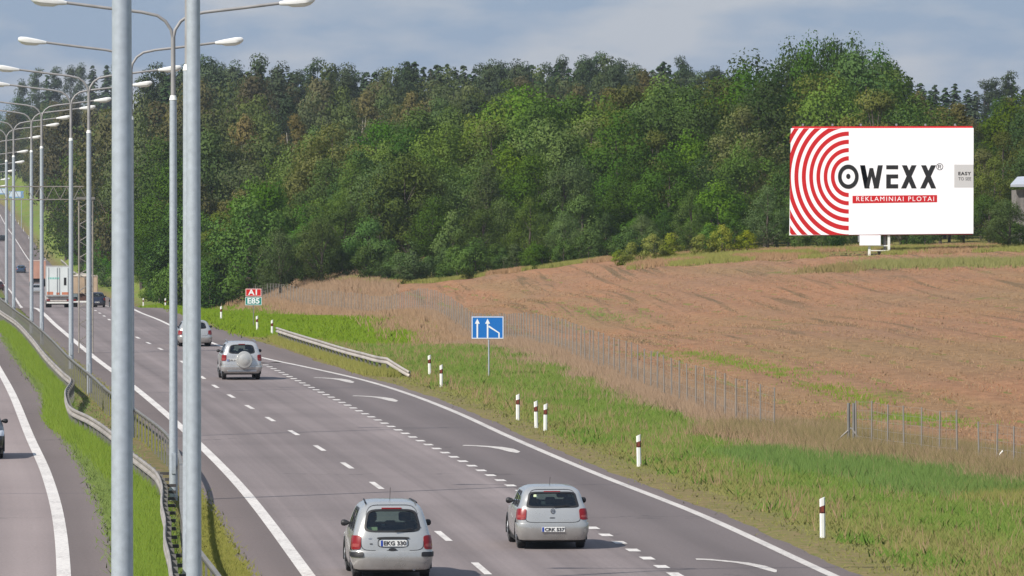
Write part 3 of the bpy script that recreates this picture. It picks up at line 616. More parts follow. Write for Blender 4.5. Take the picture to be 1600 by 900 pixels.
def put(kind, x, s, ytop, row, hmin=2.0, wide=None):
    p = at(x, s)
    if p.x < float(XR(p.y) + SH(p.y)) + (2.0 if p.y < 1150 or p.y > 1850 else 2.0 + min((p.y - 1150) / 50, 6)): return
    h = (H - (ytop - YH) / s) - p.z
    if h < hmin or h > 30: return
    if kind == 'birch' and h > 19: kind = 'ash'
    pr = tr.choice(PR[kind]); k = h / pr['_h']; kw = (wide * k if wide else max(k, k ** .7 * .9)) * (.8 if k > 1.15 else 1) * tr.uniform(.9, 1.12)
    if pr.name in first_used: o = dup(pr)
    else: o = pr; first_used.add(pr.name)
    o.location = (p.x, p.y, p.z - .1); o.rotation_euler = (0, 0, tr.uniform(0, 6.28)); o.scale = (kw, kw, k)
    placed.append((row, kind, x, o, h))
lerp = lambda pts: (lambda x: float(np.interp(x, [p[0] for p in pts], [p[1] for p in pts])))
O1 = lerp([(500, 262), (540, 225), (570, 200), (620, 190), (660, 176), (730, 168), (800, 150), (850, 135), (905, 150), (930, 142), (975, 118), (1030, 120), (1080, 128), (1130, 108), (1180, 98), (1212, 100), (1236, 80), (1285, 70), (1335, 76), (1350, 92), (1378, 86), (1402, 104), (1425, 146), (1470, 146), (1500, 152), (1530, 190), (1575, 150), (1660, 140)])
def row(name, x0, x1, step, s, top, kinds, jx=.4, jy=8, js=.35, **kw):
    x = x0
    while x < x1:
        xj = x + tr.uniform(-jx, jx) * step; put(tr.choice(kinds), xj, (s(xj) - abs(tr.uniform(-js, js)) * .7 if callable(s) else s + tr.uniform(-js, js)), top(x) + tr.uniform(-jy, jy), name, **kw); x += step
# the wood behind the field, front to back
row('front', 325, 1000, 22, lambda x: F / (float(far_e(x)) + 4), lerp([(320, 405), (450, 385), (520, 385), (700, 385), (1000, 360)]), ['bush', 'bushd', 'bushg', 'bush', 'bushd'], jy=14)
row('front', 1000, 1660, 25, lambda x: F / (float(far_e(x)) + 6), lerp([(1000, 355), (1230, 350), (1380, 350), (1650, 345)]), ['bush', 'bushd', 'bushg', 'bushd'], jy=12)
for x, y in ((1022, 372), (1046, 370), (1098, 372), (1128, 357), (1166, 366), (968, 398), (985, 385)): put('bushy', x, 20.6, y - 9, 'front', hmin=.8)
row('lower', 400, 700, 36, 18.1, lerp([(400, 330), (520, 330), (700, 330)]), ['willow', 'green', 'willow', 'oak'], jy=26)
row('lower', 715, 1000, 34, 18.6, lerp([(700, 320), (1000, 330)]), ['willow', 'willow', 'green', 'willow', 'bushd'], jy=26)
row('lower', 1000, 1660, 38, 19.3, lerp([(1000, 310), (1230, 300), (1650, 300)]), ['willow', 'willow', 'oak', 'green'], jy=24)
row('lower', 560, 1000, 44, 17.9, lerp([(560, 265), (700, 250), (1000, 255)]), ['willow', 'willow', 'oak', 'maple'], jy=22)
row('lower', 1000, 1660, 50, 18.6, lerp([(1000, 240), (1650, 240)]), ['oak', 'maple', 'willow', 'olive'], jy=22)
row('upper', 560, 1660, 60, 17.6, lambda x: O1(x) + 62, ['maple', 'oak', 'maple', 'olive'], jy=16, js=.3)
row('upper', 545, 1660, 52, 16.9, lambda x: O1(x) + 26, ['maple', 'oak', 'oak', 'maple', 'olive'], jy=12, js=.25)
row('crest', 560, 1220, 48, 16.2, lambda x: O1(x) + 3, ['maple', 'oak', 'maple', 'olive', 'oak'], jy=8, js=.2)
row('crest', 1240, 1370, 32, 16.0, lambda x: O1(x), ['oak'], jy=6, js=.2, jx=.2, wide=.7)
for x, y in ((1398, 104), (1372, 92)): put('birch', x, 16.2, y, 'crest')
row('crest', 1430, 1660, 50, 16.2, lambda x: O1(x) + 3, ['maple', 'olive', 'brown', 'olive'], jy=8, js=.2)
# left wood beside the dip of the road
row('front', 212, 330, 23, 17.3, lerp([(200, 395), (330, 400)]), ['bushg', 'bush', 'bushg', 'bushd'], jy=16)
row('lower', 206, 520, 30, 16.6, lerp([(200, 330), (300, 320), (350, 335), (450, 320), (520, 300)]), ['green', 'willow', 'green', 'olive', 'oak'], jy=18)
row('lower', 190, 560, 36, 15.6, lerp([(180, 275), (250, 270), (350, 285), (450, 270), (560, 250)]), ['alder', 'willow', 'ash', 'oak'], jy=18)
row('middle', 160, 620, 40, 14.2, lerp([(150, 235), (250, 225), (400, 230), (500, 235), (620, 200)]), ['ash', 'willow', 'alder', 'ash', 'oak'], jy=20)
row('middle', 122, 760, 38, 12.6, lerp([(120, 190), (250, 190), (500, 190), (760, 150)]), ['brown', 'ash', 'birch', 'alder', 'ash', 'pine', 'ash'], jy=18)
row('upper', 100, 1130, 38, 11.2, lerp([(90, 160), (250, 150), (500, 148), (700, 135), (900, 125), (1130, 122)]), ['brown', 'birch', 'alder', 'ash', 'ash', 'pine', 'alder'], jy=13)
row('upper', 1430, 1660, 40, 11.2, lerp([(1430, 170), (1560, 150), (1660, 150)]), ['brown', 'olive', 'oak'], jy=12)
SKY = lerp([(50, 128), (62, 115), (100, 99), (125, 98), (170, 104), (230, 108), (300, 100), (335, 97), (370, 104), (400, 98), (450, 110), (490, 102), (520, 98), (560, 108), (600, 104), (640, 92), (700, 95), (760, 100), (800, 99), (850, 98), (905, 96), (945, 84), (985, 104), (1030, 92), (1060, 96), (1100, 106), (1130, 110), (1400, 118), (1425, 124), (1480, 128), (1520, 132), (1560, 116), (1600, 128), (1660, 130)])
row('skyline', 62, 1140, 10.5, 9.3, lambda x: SKY(x) + 3, ['spruce', 'pine', 'spruce', 'spruce', 'pine'], jy=8, js=.3)
row('skyline', 1405, 1660, 15, 9.3, lambda x: SKY(x) + 4, ['spruce', 'pine', 'spruce'], jy=8, js=.3)
row('upper', 70, 1120, 30, 9.9, lambda x: SKY(x) + 11, ['ash', 'pine', 'pine', 'alder'], jy=5, js=.2)
row('crest', 1240, 1395, 24, 15.7, lambda x: O1(x) + 12, ['oak'], jy=6, js=.2, jx=.2, wide=.7)
row('crest', 560, 1220, 40, 15.8, lambda x: O1(x) + 14, ['oak', 'maple', 'olive'], jy=8, js=.2)
# behind the rising road, far left
for off_, h0, h1, ks in ((3.6, 2.5, 4.5, ['bush', 'bushg', 'bushd', 'willow']), (6.5, 5, 8, ['green', 'willow', 'bushd', 'oak']), (11, 7, 11, ['green', 'willow', 'oak', 'olive']), (17, 10, 15, ['oak', 'olive', 'ash', 'willow', 'maple'])):
    d_ = 596.0
    while d_ < 1750:
        X_ = float(XR(d_) + SH(d_)) + off_ + max(0, d_ - 1150) / 55 + tr.uniform(-.8, 1.5); s_ = F / d_; hh = tr.uniform(h0, h1); g_ = gz(X_, d_)
        put(tr.choice(ks), 800 + X_ * s_, s_, YH + (H - g_ - hh) * s_, 'lower' if off_ < 15 else 'middle'); d_ += (11 + off_ * .9) * (d_ / 700) ** .8
row('lower', 130, 215, 15, 8.6, lerp([(130, 345), (215, 330)]), ['green', 'oak', 'willow', 'olive'], jy=14)
row('lower', 165, 240, 15, 10.6, lerp([(160, 360), (240, 340)]), ['green', 'oak', 'willow', 'olive'], jy=14)
row('lower', 100, 200, 15, 7.5, lerp([(90, 330), (200, 280)]), ['oak', 'willow', 'olive', 'green'], jy=12)
row('lower', 55, 150, 14, 6.5, lerp([(50, 300), (150, 270)]), ['oak', 'willow', 'olive', 'alder'], jy=10)
row('middle', 20, 110, 13, 5.7, lerp([(20, 285), (110, 240)]), ['oak', 'ash', 'alder'], jy=8, js=.15)
row('lower', 92, 190, 17, 12.2, lerp([(90, 330), (120, 310), (190, 300)]), ['olive', 'bushd', 'oak', 'willow'], jy=14, js=.5)
row('middle', 66, 130, 14, 9.6, lerp([(60, 270), (130, 230)]), ['ash', 'alder', 'brown', 'willow'], jy=16)
row('middle', 40, 110, 14, 7.6, lerp([(30, 250), (110, 190)]), ['ash', 'alder', 'ash', 'willow'], jy=14)
row('middle', -20, 100, 15, 5.6, lerp([(-20, 215), (110, 180)]), ['ash', 'alder', 'ash'], jy=12, js=.15)
row('skyline', 80, 350, 13, 6.4, lambda x: SKY(x) + 4, ['spruce', 'pine', 'pine'], jy=7, js=.2)
row('upper', 90, 350, 24, 7.2, lambda x: SKY(x) + 22, ['ash', 'alder', 'pine', 'brown'], jy=10, js=.2)
row('upper', 110, 350, 26, 8.4, lambda x: SKY(x) + 50, ['ash', 'alder', 'birch', 'brown', 'oak'], jy=12, js=.2)
row('middle', 20, 130, 14, 5.2, lerp([(20, 165), (130, 150)]), ['ash', 'alder', 'oak'], jy=10, js=.1)
row('middle', 30, 130, 13, 5.35, lerp([(30, 230), (130, 200)]), ['ash', 'oak', 'olive'], jy=10, js=.1)
row('middle', -20, 60, 13, 4.7, lerp([(-20, 190), (60, 170)]), ['ash', 'alder', 'oak'], jy=10, js=.1)
row('skyline', -24, 200, 11, 4.9, lerp([(-20, 140), (20, 135), (50, 120), (62, 112), (100, 98), (170, 103), (230, 108), (330, 100)]), ['spruce', 'pine'], jy=7, js=.15)
for x, s_, y in ((1577, 21.3, 305), (1588, 21.2, 345), (1562, 20.8, 330), (1604, 21.4, 352), (1570, 20.9, 352)): put('bush' if y > 340 else 'willow', x, s_, y, 'front')
for k_, lst in PR.items():
    for p_ in lst:
        if p_.name not in first_used:
            for ch in list(p_.children): bpy.data.objects.remove(ch)
            bpy.data.objects.remove(p_)
ROWW = dict(front='at the wood foot', lower='in the lower wood', upper='in the upper wood', crest='on the near crest', middle='in the middle wood', skyline='on the skyline')
cnt = {}
for row_, kind, x, o, h in sorted(placed, key=lambda q: q[2]):
    lm = next(w for lim, w in LAND if x < lim); key = (row_, kind, lm); cnt.setdefault(key, []).append(o)
for (row_, kind, lm), os_ in cnt.items():
    for i, o in enumerate(os_):
        num = '' if len(os_) == 1 else ', ' + (ORD[i] + ' from the left' if i < len(ORD) else 'rightmost')
        tag(o, f"{WORD[kind]} {ROWW[row_]}, {lm}{num}", CAT(kind), 'shrubs along the foot of the wood' if kind.startswith('bush') else ('conifers on the skyline' if row_ == 'skyline' else 'trees of the wood behind the field'))
        if '_h' in o: del o['_h']
print('TREES', len(placed))

# ------------------------------------------------------------------ street lamps
def arm_pts(sg):
    return [(0, 0, 11.15), (sg * .05, 0, 11.38), (sg * .18, 0, 11.58), (sg * .38, 0, 11.72), (sg * .75, 0, 11.80), (sg * 1.6, 0, 11.90), (sg * 2.62, 0, 12.03)]
def make_lamp():
    root = empty('street_lamp')
    MB().tube([(0, 0, -.3), (0, 0, 9.7)], [.105, .086], 20).build('pole', M['galv'], root, smooth=True)
    MB().tube([(0, 0, 9.69), (0, 0, 9.80)], [.096, .07], 16).build('collar', M['white'], root, smooth=True)
    MB().tube([(0, 0, 9.78), (0, 0, 11.2)], [.06, .055], 14).build('upper_pole', M['pole_up'], root, smooth=True)
    for sg in (-1, 1):
        MB().tube(arm_pts(sg), .04, 10).build('arm', M['pole_up'], root, smooth=True)
        mb = MB(); T = Matrix.Translation((sg * 2.55, 0, 12.03)) @ Matrix.Rotation(-sg * .13, 4, 'Y')
        st = [(0, .05, .05), (.1, .08, .07), (.3, .11, .095), (.62, .14, .12), (.80, .13, .10), (.86, .09, .05)]; n = 12
        for x_, w_, h_ in st:
            for k in range(n):
                a = 2 * math.pi * k / n; c, s = math.cos(a), math.sin(a)
                p = T @ Vector((sg * x_, w_ * math.copysign(abs(c) ** .7, c), h_ * (math.copysign(abs(s) ** .7, s) * (.75 if s > 0 else 1.0)) - .01)); mb.v.append(tuple(p))
        for i in range(len(st) - 1):
            for k in range(n): j = (k + 1) % n; mb.f.append((i*n + k, i*n + j, (i+1)*n + j, (i+1)*n + k))
        mb.f.append(tuple(range(n))); mb.f.append(tuple((len(st) - 1) * n + k for k in range(n)))
        hd = mb.build('lamp_head', M['lamphouse'], root, smooth=True)
        mb = MB(); 
        for x_, w_, h_ in ((.16, .07, .06), (.3, .10, .135), (.6, .125, .165), (.76, .11, .13), (.8, .06, .07)):
            for k in range(9):
                a = math.pi + math.pi * k / 8; mb.v.append(tuple(T @ Vector((sg * x_, w_ * math.cos(a), h_ * math.sin(a) * .95 - .015))))
        for i in range(4):
            for k in range(8): mb.f.append((i*9 + k, i*9 + k + 1, (i+1)*9 + k + 1, (i+1)*9 + k))
        mb.build('lamp_cover', M['lampglass'], hd, smooth=True)
    MB().box(-.05, .05, -.125, -.09, .7, 1.2).build('service_hatch', M['galv'], root)
    return root
lamp0 = make_lamp()
lp = [(-3.87, 63.5, 1.12, 'thickest grey lamp pole nearest the camera, running out of the top and bottom'),
      (-4.13, 83, 1.0, 'second thick grey lamp pole, running out of the frame beside a thinner one'),
      (-5.95, 117.5, 1.0, 'lamp pole half hidden behind the left side of the second thick pole'),
      (-8.15, 154, 1.0, 'tallest lamp whose two arms and both white heads show at the top'),
      (-11.55, 194, 1.0, 'street lamp whose left head shows against the sky below the tallest lamp'),
      (-15.6, 236, 1.0, 'street lamp with its joint just left of the thickest pole, base beside the guardrail'),
      (-18.5, 268.5, 1.0, 'street lamp just left of the one beside the lattice tower, lower right head'),
      (-23.0, 313, 1.0, 'street lamp standing in front of the white truck, right head against the wood'),
      (-25.6, 341, 1.0, 'street lamp left of the white truck in front of the pinkish truck'),
      (-29.9, 384, 1.0, 'thin street lamp in front of the dark blue car far down the road'),
      (-32.7, 414, 1.0, 'thin street lamp at the far left in front of the uphill road')]
for i, X__ in ((12, -36.6), (13, -40.3), (14, -43.4), (15, -47.0), (16, -50.4), (17, -53.6)):
    d_ = 414 + (i - 11) * 37.0; lp.append((X__, d_, 1.0, f'distant street lamp in the median on the left edge, {ORD[i - 12]} beyond the uphill bend'))
for i, (x_, d_, k_, lab) in enumerate(lp):
    o = lamp0 if i == 0 else dup(lamp0)
    g_ = gz(x_, d_) if d_ > 380 else 0.0
    o.location = (x_, d_, g_ - .05 if d_ > 60 else 0); o.rotation_euler = (0, 0, -math.atan(float(XL(d_ + 5) - XL(d_ - 5)) / 10)); o.scale = (k_, k_, 1.1 if i == 1 else 1)
    tag(o, lab, 'street lamp', 'double armed lamps along the median')
for i, (x_, d_) in enumerate(((-23, 149), (-27, 209), (-30.9, 242), (-35, 299))):
    o = dup(lamp0); o.location = (x_, d_, -.05); o.rotation_euler = (0, 0, .05)
    tag(o, f'street lamp outside the left edge shading the left road, {ORD[i]} from the camera', 'street lamp', 'lamps on the outer side of the left road')

# ------------------------------------------------------------------ guard rails
def wprofile(sc_=1.0):   # W beam section: (offset, height)
    return [(-.0, .04), (.04, .065), (.04, .11), (-.01, .155), (-.01, .185), (.04, .23), (.04, .28), (0, .31)]
def rail_thing(name, pts, label, group, side=1, ztop=.75, post_step=2.0, spacer=None, post_h=None, wob=0, ends=None, seed=0, postx=0.0, bare=False):
    """pts: (x, d) traced on the ground; side: +1 beam faces right"""
    r = np.random.default_rng(seed); root = empty(name, (pts[0][0], pts[0][1], gz(*pts[0]))); bx, by, bz = root.location
    P = np.array(pts); L = np.r_[0, np.cumsum(np.hypot(np.diff(P[:, 0]), np.diff(P[:, 1])))]; n = int(L[-1] / 2) + 1
    sx, sy = spline(list(zip(L, P[:, 0]))), spline(list(zip(L, P[:, 1]))); ls = np.arange(0, L[-1], .667 if n < 150 else 1.0)
    pr = wprofile(); mb = MB(); k = 5 if bare else len(pr)
    for i, l in enumerate(ls):
        x_, y_ = float(sx(l)), float(sy(l)); tx, ty = float(sx(l + .5) - sx(l - .5)), float(sy(l + .5) - sy(l - .5)); q = math.hypot(tx, ty); nx, ny = ty / q, -tx / q
        g_ = gz(x_, y_); zt = ztop if ends is None else ends(l, L[-1]) * ztop
        for o_, h_ in (pr if not bare else [(-.03, .24), (.03, .24), (.03, .30), (-.03, .30), (-.03, .24)]): mb.v.append((x_ + nx * o_ * side - bx, y_ + ny * o_ * side - by, g_ + zt - .31 + h_ - bz))
        if i:
            for j in range(k - 1): a = (i - 1) * k + j; mb.f.append((a, a + 1, a + k + 1, a + k))
    rb = mb.build('rail_beam', M['rail_post'] if bare else M['rail_median'] if name == 'median_guardrail' else M['rail'], root, smooth=True); so_ = rb.modifiers.new('thickness', 'SOLIDIFY'); so_.thickness = .012
    me = None; ms = None; l = .3
    ph = post_h or ztop - .04
    while l < L[-1]:
        x_, y_ = float(sx(l)), float(sy(l)); a = math.atan2(float(sy(l + .5) - sy(l - .5)), float(sx(l + .5) - sx(l - .5))) - math.pi / 2
        zt = 1 if ends is None else ends(l, L[-1])
        if me is None:
            m_ = MB().box(-.02 if bare else -.05, .02 if bare else .05, -.028, .028, -.3, ph); po = m_.build('post', M['rail_post'], root); me = po.data
        else: po = bpy.data.objects.new('post', me); col.objects.link(po); po.parent = root
        po.location = (x_ - side * (.07 + postx) * math.cos(a) - bx, y_ - by, gz(x_, y_) - bz - (1 - zt) * ztop); po.rotation_euler = (0, 0, a)
        if spacer:
            if ms is None: sp = MB().box(0, spacer, -.05, .05, -.06, .06).build('spacer', M['black_steel'], root); ms = sp.data
            else: sp = bpy.data.objects.new('spacer', ms); col.objects.link(sp); sp.parent = root
            sp.location = (x_ - bx + .03, y_ - by, gz(x_, y_) + ztop - .2 - bz); sp.rotation_euler = (0, 0, a)
        l += post_step
    return tag(root, label, 'guardrail', group)
M['black_steel'] = plain('dark_steel', (.06, .055, .055), .7, .2, var=.2)
lr = [(-4.3, 88), (-5.05, 99), (-5.88, 110.9), (-6.31, 117.9), (-6.71, 123.8), (-7.08, 130.7), (-7.52, 137.5), (-7.98, 146), (-8.5, 153), (-9.14, 159), (-9.82, 165), (-11.2, 179), (-12.63, 191.3), (-13.8, 200), (-14.5, 208.2), (-15.1, 216.4), (-15.85, 230), (-16.68, 238.3), (-19.2, 264), (-22.3, 297.3), (-26.1, 336.7), (-29.5, 368.7), (-33.3, 408), (-41, 500), (-50.2, 625)]
rail_thing('median_guardrail', lr, 'left guardrail of the median, bulging towards the left road', 'guardrails along the median', side=-1, post_step=2.0, seed=1)
rr = [(-3.3, 88), (-4.1, 98), (-4.9, 108), (-5.85, 118.5), (-6.15, 122), (-6.75, 131), (-7.45, 144), (-8.2, 158), (-9.3, 173), (-11.2, 192), (-13.55, 214), (-15.0, 229), (-17.6, 255), (-20.9, 290), (-25.1, 333), (-28.6, 367), (-32.6, 408), (-40.1, 500), (-49.3, 625)]
rail_thing('median_guardrail', rr, 'right guardrail of the median with bare posts showing towards the left', 'guardrails along the median', side=1, post_step=2.0, seed=2, postx=-.07, bare=True, post_h=.82, ztop=.86)
# spacers tie the two median rails together near the camera: a thing of its own
root = empty('rail_ties', (-7.5, 140, 0)); tme = None
slr = spline([(p[1], p[0]) for p in lr]); srr = spline([(p[1], p[0]) for p in rr]); d_ = 90.0
while d_ < 420:
    a, c = float(slr(d_)) + .06, float(srr(d_)) - .12; w_ = c - a
    if w_ > .1 and d_ < 160:
        if tme is None: o = MB().box(0, 1, -.055, .055, -.035, .035).build('tie', M['black_steel'], root); tme = o.data
        else: o = bpy.data.objects.new('tie', tme); col.objects.link(o); o.parent = root
        o.location = (a + 7.5, d_ - 140, .42 + gz(a, d_)); o.scale = (w_, 1, 1)
    d_ += 3.3
tag(root, 'dark cross ties joining the two guardrails of the median', 'cross ties')
vr = [(-4.12, 256.5), (-4.7, 258.8), (-5.3, 261.5), (-6.25, 269), (-7.2, 277), (-8.9, 293), (-10.6, 309), (-11.9, 322)]
rail_thing('verge_guardrail', vr, 'short guardrail on the right verge, its near end bent down to the grass', None, side=-1, ztop=.74, ends=lambda l, L_: min(1, .38 + l / 6.5), seed=3)

# ------------------------------------------------------------------ delineator posts
def delineator(x, y, lab, s=None):
    pass
def make_del():
    root = empty('delineator_post')
    def sec(z0, z1, mat, name, e=0):
        mb = MB(); pr = [(-.06 - e, -.02 - e), (-.03, -.055 - e), (.03, -.055 - e), (.06 + e, -.02 - e), (.045 + e, .03 + e), (-.045 - e, .03 + e)]
        k = len(pr); zs = z1 if isinstance(z1, tuple) else (z1, z1)
        for z in (0, 1):
            for q in pr: mb.v.append((q[0], q[1], z0 + (0 if True else 0) if z == 0 else (zs[0] + (zs[1] - zs[0]) * (q[0] + .06) / .12)))
        mb.f += [tuple(range(k))[::-1], tuple(range(k, 2*k))] + [(i, (i+1) % k, (i+1) % k + k, i + k) for i in range(k)]
        return mb.build(name, mat, root)
    sec(-.2, .52, M['white'], 'post'); sec(.52, (.66, .70), M['black_red'], 'dark_band', .002); sec(.66, (.82, .87), M['white'], 'post_top')
    MB().box(-.028, .028, -.064, -.056, .55, .67).build('reflector', M['orange'], root)
    return root
M['black_red'] = plain('dark_red_band', (.085, .018, .012), .5)
del0 = make_del()
dl = [(1285.5, 840, 'nearest white delineator post, alone at the lower right of the verge'), (998.5, 729, 'white delineator post standing alone at mid distance between the trio and the nearest'),
      (852, 674, 'rightmost of the three white delineator posts standing close together'), (838, 669, 'middle one of the three white delineator posts standing close together'), (809, 657, 'leftmost of the three white delineator posts standing close together'),
      (689.5, 605, 'right one of the delineator pair left of the blue lane sign'), (671.5, 588, 'left one of the delineator pair left of the blue lane sign'),
      (425, 525, 'delineator post at the far end of the roadside guardrail'), (402, 518, 'delineator post just right of the route sign post'), (345.5, 501, 'delineator post left of the red and teal route sign')]
for i, (x_, y_, lab) in enumerate(dl):
    s = (y_ - YH) / H; o = del0 if i == 0 else dup(del0); X_, D_ = (x_ - 800) / s, F / s
    for _ in range(4):
        g_ = gz(X_, D_); s = (y_ - YH) / (H - g_); X_, D_ = (x_ - 800) / s, F / s
    o.location = (X_, D_, g_); o.rotation_euler = (0, random.uniform(-.03, .03), .1); tag(o, lab, 'delineator post', 'white delineator posts along the right verge')
far_del = [(258.5, 20, 'delineator post between the two thick lamp poles, right of its pair'), (224, 17.3, 'delineator post between the two thick lamp poles, left of its pair'), (171, 15.4, 'delineator post showing just left of the thickest lamp pole beside the dark hatchback')]
for x_, s, lab in far_del:
    p = at(x_, s); o = dup(del0); o.location = p; tag(o, lab, 'delineator post', 'white delineator posts along the right verge')
for i, (x_, y_) in enumerate(((10, 324), (16, 330), (24, 334), (29, 339), (37, 349), (45, 352), (52, 368), (71, 396))):
    D_ = float(np.interp(x_, [10, 29, 52, 71], [1800, 1620, 1330, 1190])); X_ = (x_ - 800) / F * D_; 
    o = dup(del0); o.location = (X_, D_, gz(X_, D_)); tag(o, f'tiny white delineator post on the verge of the uphill road, {ORD[7 - i]} from the bottom', 'delineator post', 'far delineator posts on the uphill verge')
# far guardrail at (72..89, 389..411)
rail_thing('far_guardrail', [(float(XR(d)) + 5.2, d) for d in (1010, 1060, 1120, 1180)], 'pale guardrail on the uphill verge above the white truck', None, side=-1, ztop=.8, post_step=6, seed=4)

# ------------------------------------------------------------------ traffic signs
X_, D_ = -.95, 249.0
rt = empty('lane_sign', (X_, D_, gz(X_, D_)), .03, 'blue lane merge sign with two white arrows on a single post', 'road sign')
S_ = 40.0; w_, h_ = 50 / S_, 35 / S_; zb = 1.58
MB().tube([(.05, .03, -.3), (.05, .03, zb + .1)], .03, 10).build('post', M['galv'], rt, smooth=True)
MB().box(-w_/2, w_/2, -.012, .012, zb, zb + h_).build('panel', M['signblue'], rt, bevel=.006)
def flat(name, polys, mat, parent, y, th=.004):
    mb = MB()
    for p in polys: mb.prism(p, y - th, y)
    return mb.build(name, mat, parent)
bw = .028
flat('border', [[(-w_/2+.01, zb+.01), (w_/2-.01, zb+.01), (w_/2-.01, zb+.01+bw), (-w_/2+.01, zb+.01+bw)], [(-w_/2+.01, zb+h_-.01-bw), (w_/2-.01, zb+h_-.01-bw), (w_/2-.01, zb+h_-.01), (-w_/2+.01, zb+h_-.01)],
                [(-w_/2+.01, zb+.01+bw), (-w_/2+.01+bw, zb+.01+bw), (-w_/2+.01+bw, zb+h_-.01-bw), (-w_/2+.01, zb+h_-.01-bw)], [(w_/2-.01-bw, zb+.01+bw), (w_/2-.01, zb+.01+bw), (w_/2-.01, zb+h_-.01-bw), (w_/2-.01-bw, zb+h_-.01-bw)]], M['signwhite'], rt, -.013, .003)
def uarrow(cx):
    return [[(cx-.03, zb+.04), (cx+.03, zb+.04), (cx+.03, zb+h_-.28), (cx-.03, zb+h_-.28)], [(cx-.095, zb+h_-.285), (cx+.095, zb+h_-.285), (cx, zb+h_-.09)]]
flat('arrow', uarrow(-.40), M['signwhite'], rt, -.013, .005); flat('arrow', uarrow(.0), M['signwhite'], rt, -.013, .005)
flat('merging_line', [[(.42, zb+.04), (.47, zb+.04), (.47, zb+.24), (.42, zb+.22)], [(.42, zb+.22), (.47, zb+.24), (.055, zb+.52), (.03, zb+.46)]], M['signwhite'], rt, -.013, .005)
MB().box(-.4, .4, .014, .03, zb + .2, zb + .25).build('bracket', M['galv'], rt)

X_, D_ = (396 - 800) / 27.6, F / 27.6
rt = empty('route_sign', (X_, D_, 0), .05, 'red A1 plate above teal E85 plate on one thin post', 'road sign')
MB().tube([(0, .03, -.3), (0, .03, 2.1)], .025, 10).build('post', M['rail_post'], rt, smooth=True)
rp_ = MB().box(-.45, .45, -.012, .012, 1.62, 2.06).build('red_plate', M['signred'], rt)
tp_ = MB().box(-.47, .47, -.012, .012, 1.12, 1.58).build('teal_plate', M['signteal'], rt)
def frame(a, c, z0, z1, w=.03): return [[(a, z0), (c, z0), (c, z0+w), (a, z0+w)], [(a, z1-w), (c, z1-w), (c, z1), (a, z1)], [(a, z0+w), (a+w, z0+w), (a+w, z1-w), (a, z1-w)], [(c-w, z0+w), (c, z0+w), (c, z1-w), (c-w, z1-w)]]
flat('border', frame(-.44, .44, 1.63, 2.05, .022), M['signwhite'], rp_, -.013, .003); flat('border', frame(-.46, .46, 1.13, 1.57, .022), M['signwhite'], tp_, -.013, .003)
text_mesh('lettering', 'A1', .42, M['signwhite'], rp_, (0, -.018, 1.84), bold=.012, sx=1.15)
text_mesh('lettering', 'E85', .42, M['signwhite'], tp_, (0, -.018, 1.35), bold=.012, sx=1.15)

# ------------------------------------------------------------------ lattice sign gantry in the median
gd = 298.0; X_ = (134 - 800) / F * gd
gt = empty('sign_gantry', (X_, gd, 0), .1, 'grey lattice gantry tower in the median with a beam over the left road', 'gantry')
hw = .32; mb = MB()
tw = empty('tower', (0, 0, 0)); tw.parent = gt
for sx_ in (-1, 1):
    for sy_ in (-1, 1):
        MB().tube([(sx_*hw, sy_*hw, -.2), (sx_*hw, sy_*hw, 7.15)], .028, 6).build('leg', M['fence'], gt)
for i in range(18):
    z0, z1 = .2 + i * .385, .2 + (i + 1) * .385; sg = 1 if i % 2 else -1
    for sy_ in (-1, 1): mb.tube([(-sg*hw, sy_*hw, z0), (sg*hw, sy_*hw, z1)], .016, 5)
    for sx_ in (-1, 1): mb.tube([(sx_*hw, -sg*hw, z0), (sx_*hw, sg*hw, z1)], .016, 5)
mb.build('lattice', M['fence'], gt); bpy.data.objects.remove(tw)
MB().box(-.42, .42, -.38, .38, 7.15, 7.27).build('cap_plate', M['rail_post'], gt)
mb = MB()
for zz in (7.15, 7.75):
    for sy_ in (-.3, .3): mb.tube([(-10.5, sy_, zz), (-.1, sy_, zz)], .024, 6)
for i in range(17):
    a = -10.5 + i * .62; mb.tube([(a, -.3, 7.15), (a + .31, -.3, 7.75)], .014, 5); mb.tube([(a + .31, -.3, 7.75), (a + .62, -.3, 7.15)], .014, 5)
mb.build('beam', M['fence'], gt)
# far blue direction signs by the uphill road
for X0, D0, W0, H0, zc, lab in ((25.5, 1560, 3.6, 1.7, 304, 'small far white and blue direction sign above the uphill road'), (2.5, 1560, 3.2, 1.5, 299, 'small far blue sign cut by the left edge above the uphill road')):
    xx_ = (X0 - 800) / F * D0; zg = gz(xx_, D0); zc_ = H - (zc - YH) / F * D0
    rt = empty('direction_sign', (xx_, D0, zg), .0, lab, 'road sign')
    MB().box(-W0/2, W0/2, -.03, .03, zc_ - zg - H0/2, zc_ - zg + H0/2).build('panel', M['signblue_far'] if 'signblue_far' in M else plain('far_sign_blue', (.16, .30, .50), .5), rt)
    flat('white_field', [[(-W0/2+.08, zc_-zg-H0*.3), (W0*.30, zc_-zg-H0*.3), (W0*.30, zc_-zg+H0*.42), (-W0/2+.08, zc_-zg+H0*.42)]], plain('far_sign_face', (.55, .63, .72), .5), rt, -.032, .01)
    for sg in (-1, 1): MB().tube([(sg*W0*.35, .1, -.3), (sg*W0*.35, .1, zc_ - zg + H0*.4)], .09, 8).build('post', M['galv'], rt)

